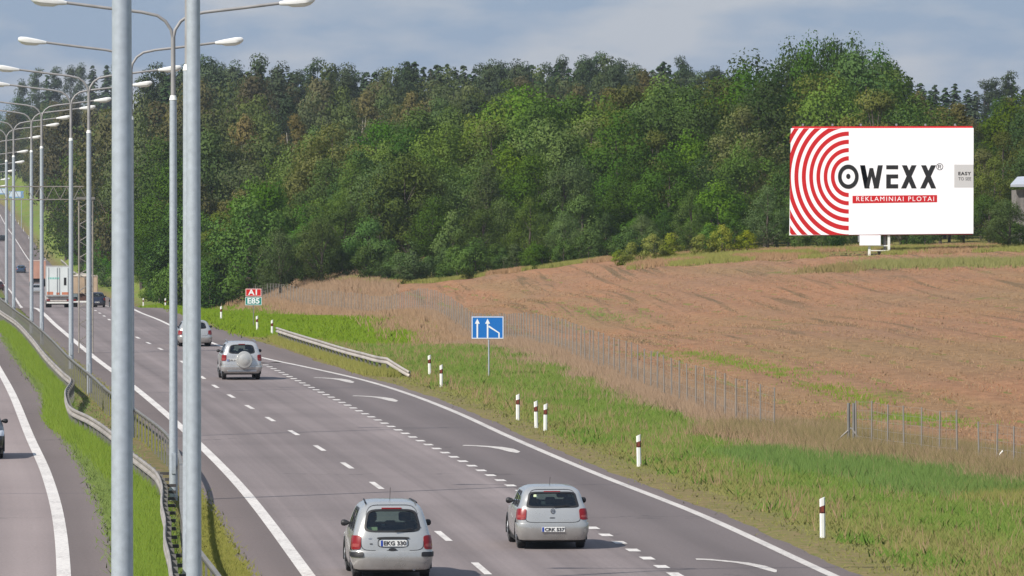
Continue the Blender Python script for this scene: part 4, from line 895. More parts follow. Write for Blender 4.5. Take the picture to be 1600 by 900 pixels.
# ------------------------------------------------------------------ wire fence
def fence(f0, f1, label, step=4.6, hgt=1.65, seed=0, lift=0):
    r = random.Random(seed); ds = []; d = f0
    while d < f1: ds.append(d); dx = float(XF(d + 1) - XF(d)); d += step / math.hypot(1, dx)
    root = empty('wire_fence', (float(XF(f0)), f0, gz(float(XF(f0)), f0))); bx, by, bz = root.location; pm = None; tops = []
    for d in ds:
        x_ = float(XF(d)); g_ = gz(x_, d)
        if pm is None: po = MB().tube([(0, 0, -.3), (0, 0, 1)], .022, 8).build('post', M['fence'], root, smooth=True); pm = po.data
        else: po = bpy.data.objects.new('post', pm); col.objects.link(po); po.parent = root
        hh = hgt * r.uniform(.97, 1.03); po.location = (x_ - bx, d - by, g_ - bz); po.scale = (1, 1, hh); po.rotation_euler = (r.uniform(-.02, .02), r.uniform(-.02, .02), 0); tops.append((x_ - bx, d - by, g_ - bz, hh))
    mb = MB()
    for a, c in zip(tops[:-1], tops[1:]):
        for k in range(7):
            f = .05 + .93 * k / 6; w_ = .0035; p = (a[0], a[1], a[2] + a[3] * f); q = (c[0], c[1], c[2] + c[3] * f)
            mb.add([(p[0], p[1] - .04, p[2] - w_), (q[0], q[1] - .04, q[2] - w_), (q[0], q[1] - .04, q[2] + w_), (p[0], p[1] - .04, p[2] + w_)], [(0, 1, 2, 3)])
        nv = 4
        for k in range(nv):
            f = (k + .5) / nv; x_ = a[0] + (c[0] - a[0]) * f; y_ = a[1] + (c[1] - a[1]) * f - .04; z_ = a[2] + (c[2] - a[2]) * f; w_ = .003
            mb.add([(x_ - w_, y_, z_ + .05), (x_ + w_, y_, z_ + .05), (x_ + w_, y_, z_ + a[3] * .98), (x_ - w_, y_, z_ + a[3] * .98)], [(0, 1, 2, 3)])
    mb.build('wire_mesh', M['fence'], root); tag(root, label, 'fence', 'wire fences along the field')
    return root
fence(197, 625, 'long wire mesh fence on thin grey posts running from the wood past the lane sign', 2.5, 1.66, 1)
fence(173.5, 185.5, 'short piece of wire fence right of the doubled corner post', 1.9, 1.6, 2)
fence(150, 171.5, 'wire fence at the right edge, partly sunk in weeds', 1.8, 1.35, 3)
X_, D_ = 9.85, 185.8
rt = empty('fence_corner_post', (X_, D_, gz(X_, D_)), 0, 'doubled thick grey fence post with two slanting braces at the gap', 'fence post')
for dx_ in (-.075, .075): MB().tube([(dx_, 0, -.2), (dx_, 0, 1.5)], .045, 10).build('post', M['rail_post'], rt, smooth=True)
for dx_, n_ in ((-.75, 'brace'), (.5, 'brace')): MB().tube([(dx_, -.2, .12), (0, 0, .78)], .024, 8).build(n_, M['fence'], rt, smooth=True)
p_ = at(1558, 58.6); rt = empty('fence_brace', p_, 0, 'pale bent brace lying against the fence posts at the right edge', 'brace'); MB().tube([(-.22, -.1, -.1), (.1, 0, .55), (.16, 0, .62)], .028, 6).build('rod', M['white'], rt)

# ------------------------------------------------------------------ billboard
BD = fp(1377, 398)[1]; BS = F / BD; print('BD', BD); bx0 = (1377 - 800) / BS
def bz(y): return H - (y - YH) / BS
g_ = gz(bx0, BD); rt = empty('billboard', (bx0, BD, g_), 0, 'large white OWEXX billboard with red rings standing at the edge of the field', 'billboard')
k_ = 3.9125
def bp(zx, zy):   # zoom pixel -> panel metres
    return ((1200 + zx / k_ - 1377) / BS, bz(170 + zy / k_) - g_)
def q4(x0, y0, x1, y1): return [bp(x0, y1), bp(x1, y1), bp(x1, y0), bp(x0, y0)]
fr = MB().prism([bp(136, 775), bp(1250, 770), bp(1250, 106), bp(150, 108)], .06, .45).build('frame', M['print_red'], rt)
flat('panel', [[bp(130, 773), bp(1255, 763), bp(1256, 117), bp(139, 119)]], M['print_white'], rt, .05, .10)
# the billboard face lies at y = -.05
def clip(poly, inside, inter):
    out = []
    for i, p in enumerate(poly):
        q = poly[(i + 1) % len(poly)]
        if inside(p): out.append(p)
        if inside(p) != inside(q): out.append(inter(p, q))
    return out
def clip_rect(poly, x0, y0, x1, y1):
    for ax_, v_, sg in ((0, x0, 1), (0, x1, -1), (1, y0, 1), (1, y1, -1)):
        if not poly: return poly
        ins = lambda p: (p[ax_] - v_) * sg >= 0
        def it(p, q):
            t_ = (v_ - p[ax_]) / (q[ax_] - p[ax_]); return tuple(p[i] + (q[i] - p[i]) * t_ for i in (0, 1))
        poly = clip(poly, ins, it)
    return poly
for n_, (r0, r1) in enumerate([(99, 125), (150, 175), (200, 226), (250, 276), (300, 328), (352, 380), (404, 432), (456, 482), (506, 534)]):
    ps = []
    for i in range(72):
        a, c = math.pi * (.5 + i / 72), math.pi * (.5 + (i + 1) / 72)
        pl = [(493 + .875 * r_ * math.cos(t_), 415 - r_ * math.sin(t_)) for r_, t_ in ((r0, a), (r1, a), (r1, c), (r0, c))]
        pl = clip_rect(pl, 134 if n_ < 8 else 134, 120, 495, 770)
        if len(pl) > 2: ps.append([bp(*p) for p in pl])
        elif ps: flat('red_ring', ps, M['print_red'], rt, -.051, .006); ps = []
    if ps: flat('red_ring', ps, M['print_red'], rt, -.051, .006)
EL = lambda cx, cy, rx, ry, n=48: [(cx + rx * math.cos(2*math.pi*i/n), cy + ry * math.sin(2*math.pi*i/n)) for i in range(n)]
o1, i1 = EL(490, 415, 63, 74), EL(490, 415, 41, 48)
flat('white_disc', [[bp(*p) for p in EL(490, 415, 64, 75)]], M['print_white'], rt, -.058, .004)
flat('letter_O', [[bp(*o1[i]), bp(*o1[(i+1) % 48]), bp(*i1[(i+1) % 48]), bp(*i1[i])] for i in range(48)], M['print_black'], rt, -.063, .006)
flat('letter_dot', [[bp(*p) for p in EL(490, 413, 13, 16, 20)]], M['print_black'], rt, -.063, .006)
def st(x0, x1, w, y0=345, y1=487): return [bp(x0 - w/2, y0), bp(x0 + w/2, y0), bp(x1 + w/2, y1), bp(x1 - w/2, y1)][::-1]
flat('letter_W', [st(577, 605, 31)], M['print_black'], rt, -.052, .006); 
wl = bpy.data.objects[rt.children[-1].name]
mb = MB()
for pl, yy in ((st(577, 606, 30), 0), (st(631, 606, 22, 362), .001), (st(631, 660, 22, 362), .002), (st(686, 660, 30), .003)): mb.prism(pl, -.058 - yy, -.052)
me_ = mb.build('letter_W_tmp', M['print_black'], None); old = wl.data; wl.data = me_.data; bpy.data.objects.remove(me_); bpy.data.meshes.remove(old)
flat('letter_E', [q4(722, 345, 795, 370), q4(722, 401, 795, 426), q4(722, 426, 750, 461), q4(722, 461, 795, 487)], M['print_black'], rt, -.052, .006)
for xa, xb in ((833, 893), (950, 1012)):
    mb = MB(); mb.prism(st(xa, xb, 31), -.058, -.052); mb.prism(st(xb - 1, xa - 5, 31), -.0595, -.052); mb.build('letter_X', M['print_black'], rt)
rx_, rz_ = bp(1049, 356); text_mesh('registered_mark', '®', 1.45 * 32 / k_ / BS * 1.25, M['print_black'], rt, (rx_, -.054, rz_ - .02), bold=.002)
flat('red_bar', [[bp(516, 578), bp(1033, 571), bp(1033, 527), bp(516, 532)]], M['print_red'], rt, -.052, .006)
tx, tz = bp(777, 552); t_ = text_mesh('lettering', 'REKLAMINIAI PLOTAI', 10.0 / BS, M['print_white'], rt, (tx, -.062, tz), space=1.3)
wd_ = t_.dimensions.x or 1; bpy.context.view_layer.update(); wd_ = max(v.co.x for v in t_.data.vertices) - min(v.co.x for v in t_.data.vertices); t_.scale = (475 / k_ / BS / wd_, 1, 1)
flat('grey_box', [q4(1138, 341, 1255, 481)], M['print_grey'], rt, -.052, .005)
for tx_, ty_, body, bo, wpx in ((1200, 397, 'EASY', .012, 78), (1202, 429, 'TO SEE', .0, 78)):
    a, c = bp(tx_, ty_); t_ = text_mesh('lettering', body, 7.1 / BS, M['print_black'], rt, (a, -.061, c), bold=bo, space=1.2 if bo else 1.05); w2 = max(v.co.x for v in t_.data.vertices) - min(v.co.x for v in t_.data.vertices); t_.scale = (wpx / k_ / BS / w2, 1, 1)
for zx in (213, 394, 567, 785, 962, 1143):
    a, c = bp(zx, 112); mb = MB(); mb.tube([(a, .3, c - .05), (a, .25, c + .14)], .03, 6); mb.box(a - .06, a + .07, .12, .34, c + .10, c + .24); mb.build('floodlight', M['signback'], rt)
for px_ in (1358.5, 1389):
    a = (px_ - 1377) / BS; MB().box(a - .09, a + .09, .1, .28, -.3, bz(366) - g_).build('leg', M['white'], rt)
for yy in (384, 391.5): MB().box((1359 - 1377) / BS + .09, (1389 - 1377) / BS - .09, .12, .24, bz(yy) - g_ - .035, bz(yy) - g_ + .035).build('crossbar', M['white'], rt)
MB().box((1381 - 1377) / BS, (1385.5 - 1377) / BS, .30, .5, bz(392) - g_, bz(366) - g_).build('column', M['rail_post'], rt)
nb_ = empty('notice_panel', (bx0, BD, g_), 0, 'small white panel hanging under the billboard left of its legs', 'panel')
MB().box((1343 - 1377) / BS, (1376 - 1377) / BS, -.1, .03, bz(383.5) - g_, bz(367.5) - g_).build('board', M['print_white'], nb_, bevel=.01)
MB().box((1340.5 - 1377) / BS, (1342.8 - 1377) / BS, -.1, .03, bz(378) - g_, bz(368) - g_).build('side_strip', M['signback'], nb_)

# shed at the right edge
p = Vector(((1600 - 800) / 20.4 , F / 20.4, 0)); sx0 = (1588 - 800) / 20.4; zg = gz(sx0 + 3, p.y)
sh_ = empty('shed', (sx0, p.y, zg), 0, 'grey boarded shed with a pale metal roof cut by the right edge', 'shed')
zz = lambda y: H - (y - YH) / 20.4 - zg
for k in range(26): MB().box(k * .27, k * .27 + .262, 0, .03 + .006 * (k % 3), -.3, zz(296)).build('board', M['wood'], sh_)
MB().box(0.02, 7, .05, 5, -.3, zz(297)).build('wall', M['wood'], sh_)
MB().add([(-.5, -.6, zz(288)), (7.4, -.6, zz(288)), (7.4, 2.8, zz(268)), (.3, 2.8, zz(276)), (-.5, -.6, zz(292)), (7.4, -.6, zz(292)), (7.4, 2.8, zz(272)), (.3, 2.8, zz(280))], [(0,1,2,3), (7,6,5,4), (0,4,5,1), (1,5,6,2), (2,6,7,3), (3,7,4,0)]).build('roof', M['roofing'], sh_)

# ------------------------------------------------------------------ cars
def car_paint(name, c, metal=.55, rough=.22):
    m, t, b = new_mat(name); g = NT(t); b.inputs['Metallic'].default_value = metal; b.inputs['Coat Weight'].default_value = .6; b.inputs['Coat Roughness'].default_value = .06
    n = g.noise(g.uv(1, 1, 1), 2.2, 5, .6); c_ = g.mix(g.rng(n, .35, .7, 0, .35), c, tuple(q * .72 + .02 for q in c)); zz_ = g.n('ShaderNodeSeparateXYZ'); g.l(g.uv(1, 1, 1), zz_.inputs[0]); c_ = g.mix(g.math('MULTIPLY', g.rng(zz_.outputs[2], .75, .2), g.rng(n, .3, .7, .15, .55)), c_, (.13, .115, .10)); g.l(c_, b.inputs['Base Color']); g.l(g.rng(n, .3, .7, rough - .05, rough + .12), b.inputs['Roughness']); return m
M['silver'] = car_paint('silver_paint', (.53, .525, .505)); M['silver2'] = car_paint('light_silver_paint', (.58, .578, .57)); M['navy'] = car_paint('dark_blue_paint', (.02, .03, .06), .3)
M['blue'] = car_paint('blue_paint', (.03, .07, .14), .3); M['blackp'] = plain('black_paint', (.010, .011, .013), .35, coat=.3); M['darkred'] = car_paint('dark_red_paint', (.06, .02, .025), .3)
def glass_mat(name, tint):
    m, t, b = new_mat(name); g = NT(t); t.nodes.remove(b)
    tr_ = g.n('ShaderNodeBsdfTransparent'); tr_.inputs[0].default_value = (*tint, 1); gl = g.n('ShaderNodeBsdfGlossy', Roughness=.03); gl.inputs[0].default_value = (.9, .95, 1, 1)
    fr_ = g.n('ShaderNodeFresnel', IOR=1.5); ms = g.n('ShaderNodeMixShader'); g.l(g.rng(fr_.outputs[0], 0, 1, .03, .9), ms.inputs[0]); g.l(tr_.outputs[0], ms.inputs[1]); g.l(gl.outputs[0], ms.inputs[2]); g.l(ms.outputs[0], t.nodes['Material Output'].inputs[0]); return m
M['glass'] = glass_mat('car_glass', (.55, .66, .61))
M['cabin'] = plain('cabin_trim', (.05, .055, .06), .8); M['seat'] = plain('seat_fabric', (.035, .037, .045), .9)
M['tail'] = plain('tail_lamp_red', (.21, .002, .004), .35, coat=.15); M['tail2'] = plain('lamp_lens_pale', (.30, .05, .04), .2, coat=.6)
M['plate'] = plain('number_plate', (.78, .78, .76), .4); M['eublue'] = plain('plate_blue_band', (.01, .05, .32), .4); M['ink'] = plain('plate_ink', (.04, .04, .045), .6)
M['headlamp'] = plain('headlamp_glass', (.6, .62, .65), .1, coat=1); M['under'] = plain('underbody', (.012, .012, .012), .9); M['paper'] = plain('pale_green_paper', (.5, .58, .36), .8)
def make_car(name, lev, L, hw, glass, paint_, sidewin=((.10, .30), (.34, .60), (.64, .88)), Rr=.32, Rf=.55, nR=3.6, rw=(.70, None, None), wheel_r=.30, wy=(.72, 3.25), lamps=(.8, .5, .77), seams=True, bump=(.20, .50, .035), n_z=38, plate=None, seats=True, wn=5):
    """lev: (z, rear y, front y, half width); glass: (z0, z1) of the rear window; rw: half width of the rear window as a share of the half width"""
    root = empty(name); root['_tmp'] = 1
    fr_, ff_, fw_ = (spline([(l[0], l[i]) for l in lev]) for i in (1, 2, 3)); z0_, z1_ = lev[0][0], lev[-1][0]
    def tap(y): return 1 - .055 * ((y - L * .42) / (L * .58)) ** 2 if y > L * .42 else 1 - .028 * ((y - L * .42) / (L * .42)) ** 2
    def end(t, z, out=0):   # t in degrees from the rear centre, beyond +-90 it runs up the side
        yr, w = float(fr_(z)), float(fw_(z)); sg = 1 if t >= 0 else -1; a = abs(t); q = math.sin(R(min(a, 90))) ** (2 / nR); k = math.cos(R(min(a, 90))) ** (2 / nR) if a < 90 else 0
        y = yr + Rr * (1 - k) + max(0, a - 90) * .02; return Vector((sg * w * q * tap(y), y, z))
    def side(p, z, sg): 
        yr, yf, w = float(fr_(z)) + Rr, float(ff_(z)) - Rf, float(fw_(z)); y = yr + (yf - yr) * p; return Vector((sg * w * tap(y), y, z))
    def front(t, z):
        yf, w = float(ff_(z)), float(fw_(z)); sg = 1 if t >= 0 else -1; a = abs(t); q = math.sin(R(min(a, 90))) ** (2 / 3.0); k = math.cos(R(min(a, 90))) ** (2 / 3.0) if a < 90 else 0
        y = yf - Rf * (1 - k); return Vector((sg * w * q * tap(y), y, z))
    tq = lambda q: math.degrees(math.asin(min(1, q ** (nR / 2))))
    def nrm(fn, a, z, da, dz=.01):
        v = (fn(a + da, z) - fn(a - da, z)).cross(fn(a, z + dz) - fn(a, z - dz)).normalized(); c = Vector((0, L * .45, .6)); return v if v.dot(fn(a, z) - c) > 0 else -v
    zs = sorted(set([z0_ + (z1_ - z0_) * i / n_z for i in range(n_z + 1)]))
    Q = [0, .08, .16, .24, .32, .40, .48, .55, .62, .68, .74, .80, .86, .91, .95, .98, .995, 1.0]
    te = [tq(q) for q in Q]; ps = [i / 34 for i in range(1, 34)]; tf = [90, 80, 68, 56, 46, 36, 27, 18, 9, 0]
    loopf = [('e', t) for t in te] + [('s', p) for p in ps] + [('f', t) for t in tf]
    half = len(loopf); ring_n = 2 * half - 2
    def P(kind, a, z, sg): return end(sg * a, z) if kind == 'e' else side(a, z, sg) if kind == 's' else front(sg * a, z)
    full = [(k, a, 1) for k, a in loopf] + [(k, a, -1) for k, a in loopf[-2:0:-1]]
    V = [P(k, a, z, sg) for z in zs for (k, a, sg) in full]
    gz0, gz1 = glass; openings = [('e', -tq(rw[0]), tq(rw[0]), gz0, gz1)] 
    SE = lambda u, v, n=5: abs(u) ** n + abs(v) ** n
    ws = (36.0, gz0 + .02, gz1 - .0)   # windscreen
    def inside(k, a, sg, z):
        if k == 'e':
            q = (math.sin(R(min(abs(a), 90)))) ** (2 / nR) / rw[0]; return SE(q, (z - (gz0 + gz1) / 2) / ((gz1 - gz0) / 2), wn) < .9
        if k == 'f':
            return SE(a / ws[0] if a < 90 else 9, (z - (ws[1] + ws[2]) / 2) / ((ws[2] - ws[1]) / 2)) < .93
        for (a0, a1) in sidewin:
            if SE((a - (a0 + a1) / 2) / ((a1 - a0) / 2), (z - (gz0 + gz1) / 2) / ((gz1 - gz0) / 2 * 1.0)) < .93: return True
        y = side(a, z, sg).y
        return any(math.hypot(y - w_, z - wheel_r) < wheel_r + .045 for w_ in wy)
    Fc = []
    for i in range(len(zs) - 1):
        zm = (zs[i] + zs[i+1]) / 2
        for j in range(ring_n):
            j2 = (j + 1) % ring_n; k, a, sg = full[j]; k2, a2, s2 = full[j2]
            if k == k2: am, kk = (abs(a) + abs(a2)) / 2, k
            else: am, kk = (a, k) if k != 's' else (a2, k2) if k2 != 's' else (a, k)
            sgm = sg if j < half - 1 else -1
            if inside(kk, am, sgm, zm): continue
            Fc.append((i*ring_n + j, i*ring_n + j2, (i+1)*ring_n + j2, (i+1)*ring_n + j))
    # roof: shrink the top ring towards a crowned centre
    b = (len(zs) - 1) * ring_n; base = V[b:b + ring_n]; cx, cy = 0, sum(p.y for p in base) / ring_n; prev = b
    for q_, dz in ((.93, .022), (.8, .042), (.55, .056), (.25, .062)):
        st_ = len(V); V += [Vector((p.x * q_, cy + (p.y - cy) * (q_ * .5 + .5 * q_ ** .6 if q_ > .3 else q_), p.z + dz)) for p in base]
        Fc += [(prev + j, prev + (j+1) % ring_n, st_ + (j+1) % ring_n, st_ + j) for j in range(ring_n)]; prev = st_
    V.append(Vector((0, cy, z1_ + .064))); Fc += [(prev + j, prev + (j+1) % ring_n, len(V) - 1) for j in range(ring_n)]
    body = MB().add(V, Fc).build('body', paint_, root, smooth=True)
    def patch(nm, fn, a0, a1, za, zb, mat, off=.006, n=5, res=12, parent=root, thick=True, da=.5, se=True):
        ac, ah, zc, zh = (a0 + a1) / 2, (a1 - a0) / 2, (za + zb) / 2, (zb - za) / 2; vs = []; rr_ = res
        for jj in range(rr_ + 1):
            for ii in range(rr_ + 1):
                u, v = ii / rr_ * 2 - 1, jj / rr_ * 2 - 1
                if se:
                    mxx = max(abs(u), abs(v), 1e-6); sc_ = mxx / (abs(u) ** n + abs(v) ** n + 1e-12) ** (1 / n); u, v = u * sc_, v * sc_
                a, z = ac + ah * u, zc + zh * v; vs.append(fn(a, z) + nrm(fn, a, z, da) * off)
        fs = [(j*(rr_+1)+i, j*(rr_+1)+i+1, (j+1)*(rr_+1)+i+1, (j+1)*(rr_+1)+i) for j in range(rr_) for i in range(rr_)]
        if thick:
            bd = [i for i in range(rr_+1)] + [j*(rr_+1)+rr_ for j in range(1, rr_+1)] + [rr_*(rr_+1)+i for i in range(rr_-1, -1, -1)] + [j*(rr_+1) for j in range(rr_-1, 0, -1)]
            s0 = len(vs)
            for q in bd:
                i, j = q % (rr_+1), q // (rr_+1); u, v = i / rr_ * 2 - 1, j / rr_ * 2 - 1
                if se: mxx = max(abs(u), abs(v), 1e-6); sc_ = mxx / (abs(u) ** n + abs(v) ** n + 1e-12) ** (1 / n); u, v = u * sc_, v * sc_
                a, z = ac + ah * u, zc + zh * v; vs.append(fn(a, z) - nrm(fn, a, z, da) * .01)
            m_ = len(bd); fs += [(bd[i], s0 + i, s0 + (i+1) % m_, bd[(i+1) % m_]) for i in range(m_)]
        return MB().add(vs, fs).build(nm, mat, parent, smooth=True)
    def ring(nm, fn, a0, a1, za, zb, wa, wz, mat, off=.007, n=5, parent=root, da=.5, N=56):
        ac, ah, zc, zh = (a0 + a1) / 2, (a1 - a0) / 2, (za + zb) / 2, (zb - za) / 2; vs = []
        for i in range(N):
            t = 2 * math.pi * i / N; c, s = math.cos(t), math.sin(t); u, v = math.copysign(abs(c) ** (2/n), c), math.copysign(abs(s) ** (2/n), s)
            for (ha, hz, of) in ((ah - wa, zh - wz, off - .02), (ah - wa, zh - wz, off), (ah + wa * .5, zh + wz * .5, off), (ah + wa * .5, zh + wz * .5, -.004)):
                a, z = ac + ha * u, zc + hz * v; vs.append(fn(a, z) + nrm(fn, a, z, da) * of)
        fs = [(4*i+k, 4*((i+1) % N)+k, 4*((i+1) % N)+k+1, 4*i+k+1) for i in range(N) for k in range(3)]
        return MB().add(vs, fs).build(nm, mat, parent, smooth=True)
    eq = lambda q, z: end(math.copysign(tq(min(abs(q), .9999)), q), z)
    rwn = ring('window_seal', eq, -rw[0], rw[0], gz0, gz1, .04, .022, M['black'], da=.01, n=wn)
    patch('rear_window', eq, -rw[0] * .99, rw[0] * .99, gz0 + .01, gz1 - .01, M['glass'], off=-.004, thick=False, da=.01, n=wn)
    for sg in (-1, 1):
        fs_ = lambda a, z, sg=sg: side(a, z, sg)
        for (a0, a1) in sidewin:
            w_ = (a1 - a0); ring('window_seal', fs_, a0, a1, gz0, gz1, .03 / L * 1.5, .03, M['black'], da=.01, off=.004); patch('side_window', fs_, a0 + .005, a1 - .005, gz0 + .01, gz1 - .01, M['glass'], off=-.004, thick=False, da=.01)
        for w_ in wy:
            vs = []; N = 20
            xx_ = sg * float(fw_(wheel_r + .15)) * .985
            for i in range(N + 1):
                t = -.25 + (math.pi + .5) * i / N
                for rr_, xo in ((wheel_r + .02, -.30), (wheel_r + .02, .012), (wheel_r + .085, .004), (wheel_r + .085, -.03)): vs.append((xx_ + sg * xo, w_ + rr_ * math.cos(t), wheel_r + rr_ * math.sin(t)))
            MB().add(vs, [(4*i+k, 4*i+4+k, 4*i+5+k, 4*i+k+1) for i in range(N) for k in range(3)]).build('wheel_arch', M['black'], root, smooth=True)
            xw = sg * (hw - .14); wh = MB(); pr_ = [(-.09, wheel_r * .62), (-.09, wheel_r * .94), (-.06, wheel_r), (.06, wheel_r), (.09, wheel_r * .94), (.09, wheel_r * .62)]; N = 24
            for xo, rr_ in pr_:
                for i in range(N): t = 2 * math.pi * i / N; wh.v.append((xw + xo, w_ + rr_ * math.cos(t), wheel_r + rr_ * math.sin(t)))
            wh.f += [(k*N + i, k*N + (i+1) % N, (k+1)*N + (i+1) % N, (k+1)*N + i) for k in range(5) for i in range(N)]
            wh.f += [tuple(range(N)), tuple(5*N + i for i in range(N))]
            wo_ = wh.build('wheel', M['rubber'], root, smooth=True)
            rm = MB(); xr = xw + sg * .094; rm.tube([(xr - sg*.03, w_, wheel_r), (xr + sg * .006, w_, wheel_r)], wheel_r * .18, 12)
            for i in range(5):
                t = 2 * math.pi * i / 5; rm.tube([(xr, w_, wheel_r), (xr, w_ + wheel_r * .62 * math.cos(t), wheel_r + wheel_r * .62 * math.sin(t))], [.045, .03], 6)
            rm.tube([(xr - sg*.02, w_, wheel_r), (xr - sg*.018, w_, wheel_r)], wheel_r * .6, 20); rm.build('rim', M['rim'], wo_)
    fq = lambda a, z: front(a, z)
    patch('windscreen', fq, -ws[0], ws[0], ws[1], ws[2], M['glass'], off=-.004, thick=False, da=1)
    ring('window_seal', fq, -ws[0], ws[0], ws[1], ws[2], 2, .02, M['black'], da=1)
    MB().box(-hw * .93, hw * .93, .22, L - .2, z0_ - .05, z0_ + .06).build('underbody', M['under'], root)
    # tail lamps wrap the corner
    lq, lz0, lz1 = lamps
    for sg in (-1, 1):
        fe = lambda a, z, sg=sg: end(sg * a, z)
        lm = patch('tail_lamp', fe, tq(lq), 96, lz0, lz1, M['tail'], off=.016, n=6, da=.5)
        patch('lens', fe, tq(lq) + 4, 80, lz0 + (lz1 - lz0) * .18, lz0 + (lz1 - lz0) * .42, M['tail2'], off=.020, n=4, parent=lm, res=6, da=.5)
        fh = lambda a, z, sg=sg: front(sg * a, z); patch('headlamp', fh, 48, 84, lz0 + .02, lz0 + .16, M['headlamp'], off=.012, n=4, da=.5)
        mb = MB(); zm = gz0 + .07; ym = float(ff_(gz0 + .05)) - Rf - .25; xm = float(fw_(gz0))
        for k_, (dx_, hh_, yy_) in enumerate(((-.02, .02, .05), (.03, .05, .06), (.085, .068, .07), (.135, .06, .06), (.16, .03, .04))):
            for i in range(10): t = 2 * math.pi * i / 10; mb.v.append((sg * (xm + dx_), ym + yy_ * math.cos(t) * .9, zm + hh_ * math.sin(t)))
            if k_: mb.f += [((k_-1)*10+i, (k_-1)*10+(i+1) % 10, k_*10+(i+1) % 10, k_*10+i) for i in range(10)]
        mb.f.append(tuple(40 + i for i in range(10))); mb.build('mirror', M['black'], root, smooth=True)
    b0, b1, bo = bump
    mb = MB(); tl = [t for t in np.linspace(-100, 100, 41)]; pr_ = [(b0, .0), (b0 + .02, bo * .7), ((b0 + b1) / 2, bo), (b1 - .03, bo), (b1, bo * .8), (b1 + .005, 0)]
    for t in tl:
        for z, o_ in pr_: p = end(t, z); n_ = nrm(end, t, z, .5); mb.v.append(tuple(p + n_ * o_))
    k = len(pr_); mb.f = [(i*k + j, (i+1)*k + j, (i+1)*k + j+1, i*k + j+1) for i in range(len(tl) - 1) for j in range(k - 1)]
    mb.build('bumper', paint_, root, smooth=True)
    if seams: ring('tailgate_seam', eq, -.80, .80, b1 + .012, z1_ - .012, .010, .008, M['black'], off=.0015, n=9, da=.01)
    if seats:
        y0 = float(fr_(gz0)); mb = MB(); mb.box(-hw*.8, hw*.8, y0 + .75, y0 + 1.3, .25, .55); mb.box(-hw * .78, hw * .78, y0 + .62, y0 + .78, .45, gz0 + .02)
        mb.build('rear_bench', M['seat'], root, bevel=.04)
        for x_ in (-.42, 0, .42): MB().box(x_ - .11, x_ + .11, y0 + .64, y0 + .74, gz0 + .03, gz0 + .19).build('headrest', M['seat'], root, bevel=.035)
        for x_ in (-.36, .36):
            st_ = MB().box(x_ - .24, x_ + .24, y0 + 1.55, y0 + 1.7, .35, gz0 + .10).box(x_ - .24, x_ + .24, y0 + 1.6, y0 + 2.1, .28, .5).build('front_seat', M['seat'], root, bevel=.05)
            MB().box(x_ - .13, x_ + .13, y0 + 1.56, y0 + 1.66, gz0 + .13, gz0 + .31).build('headrest', M['seat'], st_, bevel=.04)
        MB().box(-hw*.85, hw*.85, y0 + 2.45, y0 + 2.85, .4, gz0 + .0).build('dashboard', M['cabin'], root, bevel=.04)
        MB().box(-hw*.85, hw*.85, y0 + .35, y0 + 3.0, .2, .26).build('cabin_floor', M['cabin'], root)
    if plate:
        txt, pz0, pz1, phw, px0, ptype = plate; zc = (pz0 + pz1) / 2; p = end(0, zc); n_ = nrm(end, 0, zc, .5); yy = min(end(0, pz0).y, end(0, pz1).y, end(tq(phw / hw), zc).y) - .012 - (bo if zc < b1 else 0)
        pl = MB().box(px0 - phw, px0 + phw, yy, yy + .03, pz0, pz1).build('number_plate', M['plate'], root)
        MB().box(px0 - phw + .005, px0 - phw + .05, yy - .004, yy, pz0 + .004, pz1 - .004).build('blue_band', M['eublue'], pl)
        t_ = text_mesh('lettering', txt, (pz1 - pz0) * .92, M['ink'], pl, (px0 + .025, yy - .006, zc - .003), th=.002, bold=.003)
        w2 = max(v.co.x for v in t_.data.vertices) - min(v.co.x for v in t_.data.vertices); t_.scale = (phw * 1.72 / w2, 1, 1)
    hooks = dict(root=root, end=end, eq=eq, tq=tq, patch=patch, ring=ring, nrm=nrm, side=side, fr=fr_, fw=fw_, z1=z1_, body=body)
    del root['_tmp']; return root, hooks
def place(o, x, s, label, cat, y=None, hd=None, group=None, z=None):
    """x: image column of the middle of the rear; s: px per metre there"""
    X_, D_ = (x - 800) / s, F / s; dX = float(XL(D_ + 4) - XL(D_ - 4)) / 8; o.location = (X_, D_, (gz(X_, D_) if z is None else z) + .004); o.rotation_euler = (math.atan(float(ZR(D_ + 4) - ZR(D_)) / 4), 0, -math.atan(dX) if hd is None else hd)
    return tag(o, label, cat, group)
# --- compact MPV, lower centre
mpv, hk = make_car('passenger_car', [(.20, .10, 4.02, .78), (.30, .04, 4.12, .825), (.46, .02, 4.14, .84), (.58, .05, 4.1, .842), (.72, .07, 4.02, .838), (.86, .10, 3.6, .815), (.95, .13, 3.22, .79), (1.10, .20, 2.98, .745), (1.25, .29, 2.75, .695), (1.36, .38, 2.55, .65), (1.44, .50, 2.35, .59), (1.465, .58, 2.25, .55)],
    4.15, .842, (.945, 1.365), M['silver'], rw=(.765, None, None), wn=5.5, lamps=(.80, .60, .87), bump=(.21, .57, .03), plate=('EKG 330', .665, .785, .27, .02, 0), nR=4.2, Rr=.34, wheel_r=.31)
rt, end, patch, tq, eq, ring = hk['root'], hk['end'], hk['patch'], hk['tq'], hk['eq'], hk['ring']
patch('plate_recess_top', eq, -.40, .44, .80, .845, M['black'], off=.02, n=3, da=.01)
ring('plate_recess', eq, -.37, .41, .64, .815, .012, .010, M['under'], off=.002, n=4, da=.01)
MB().box(-.21, .21, float(hk['fr'](1.39)) - .03, float(hk['fr'](1.39)) + .06, 1.375, 1.405).build('brake_lamp', M['tail'], rt, bevel=.01)
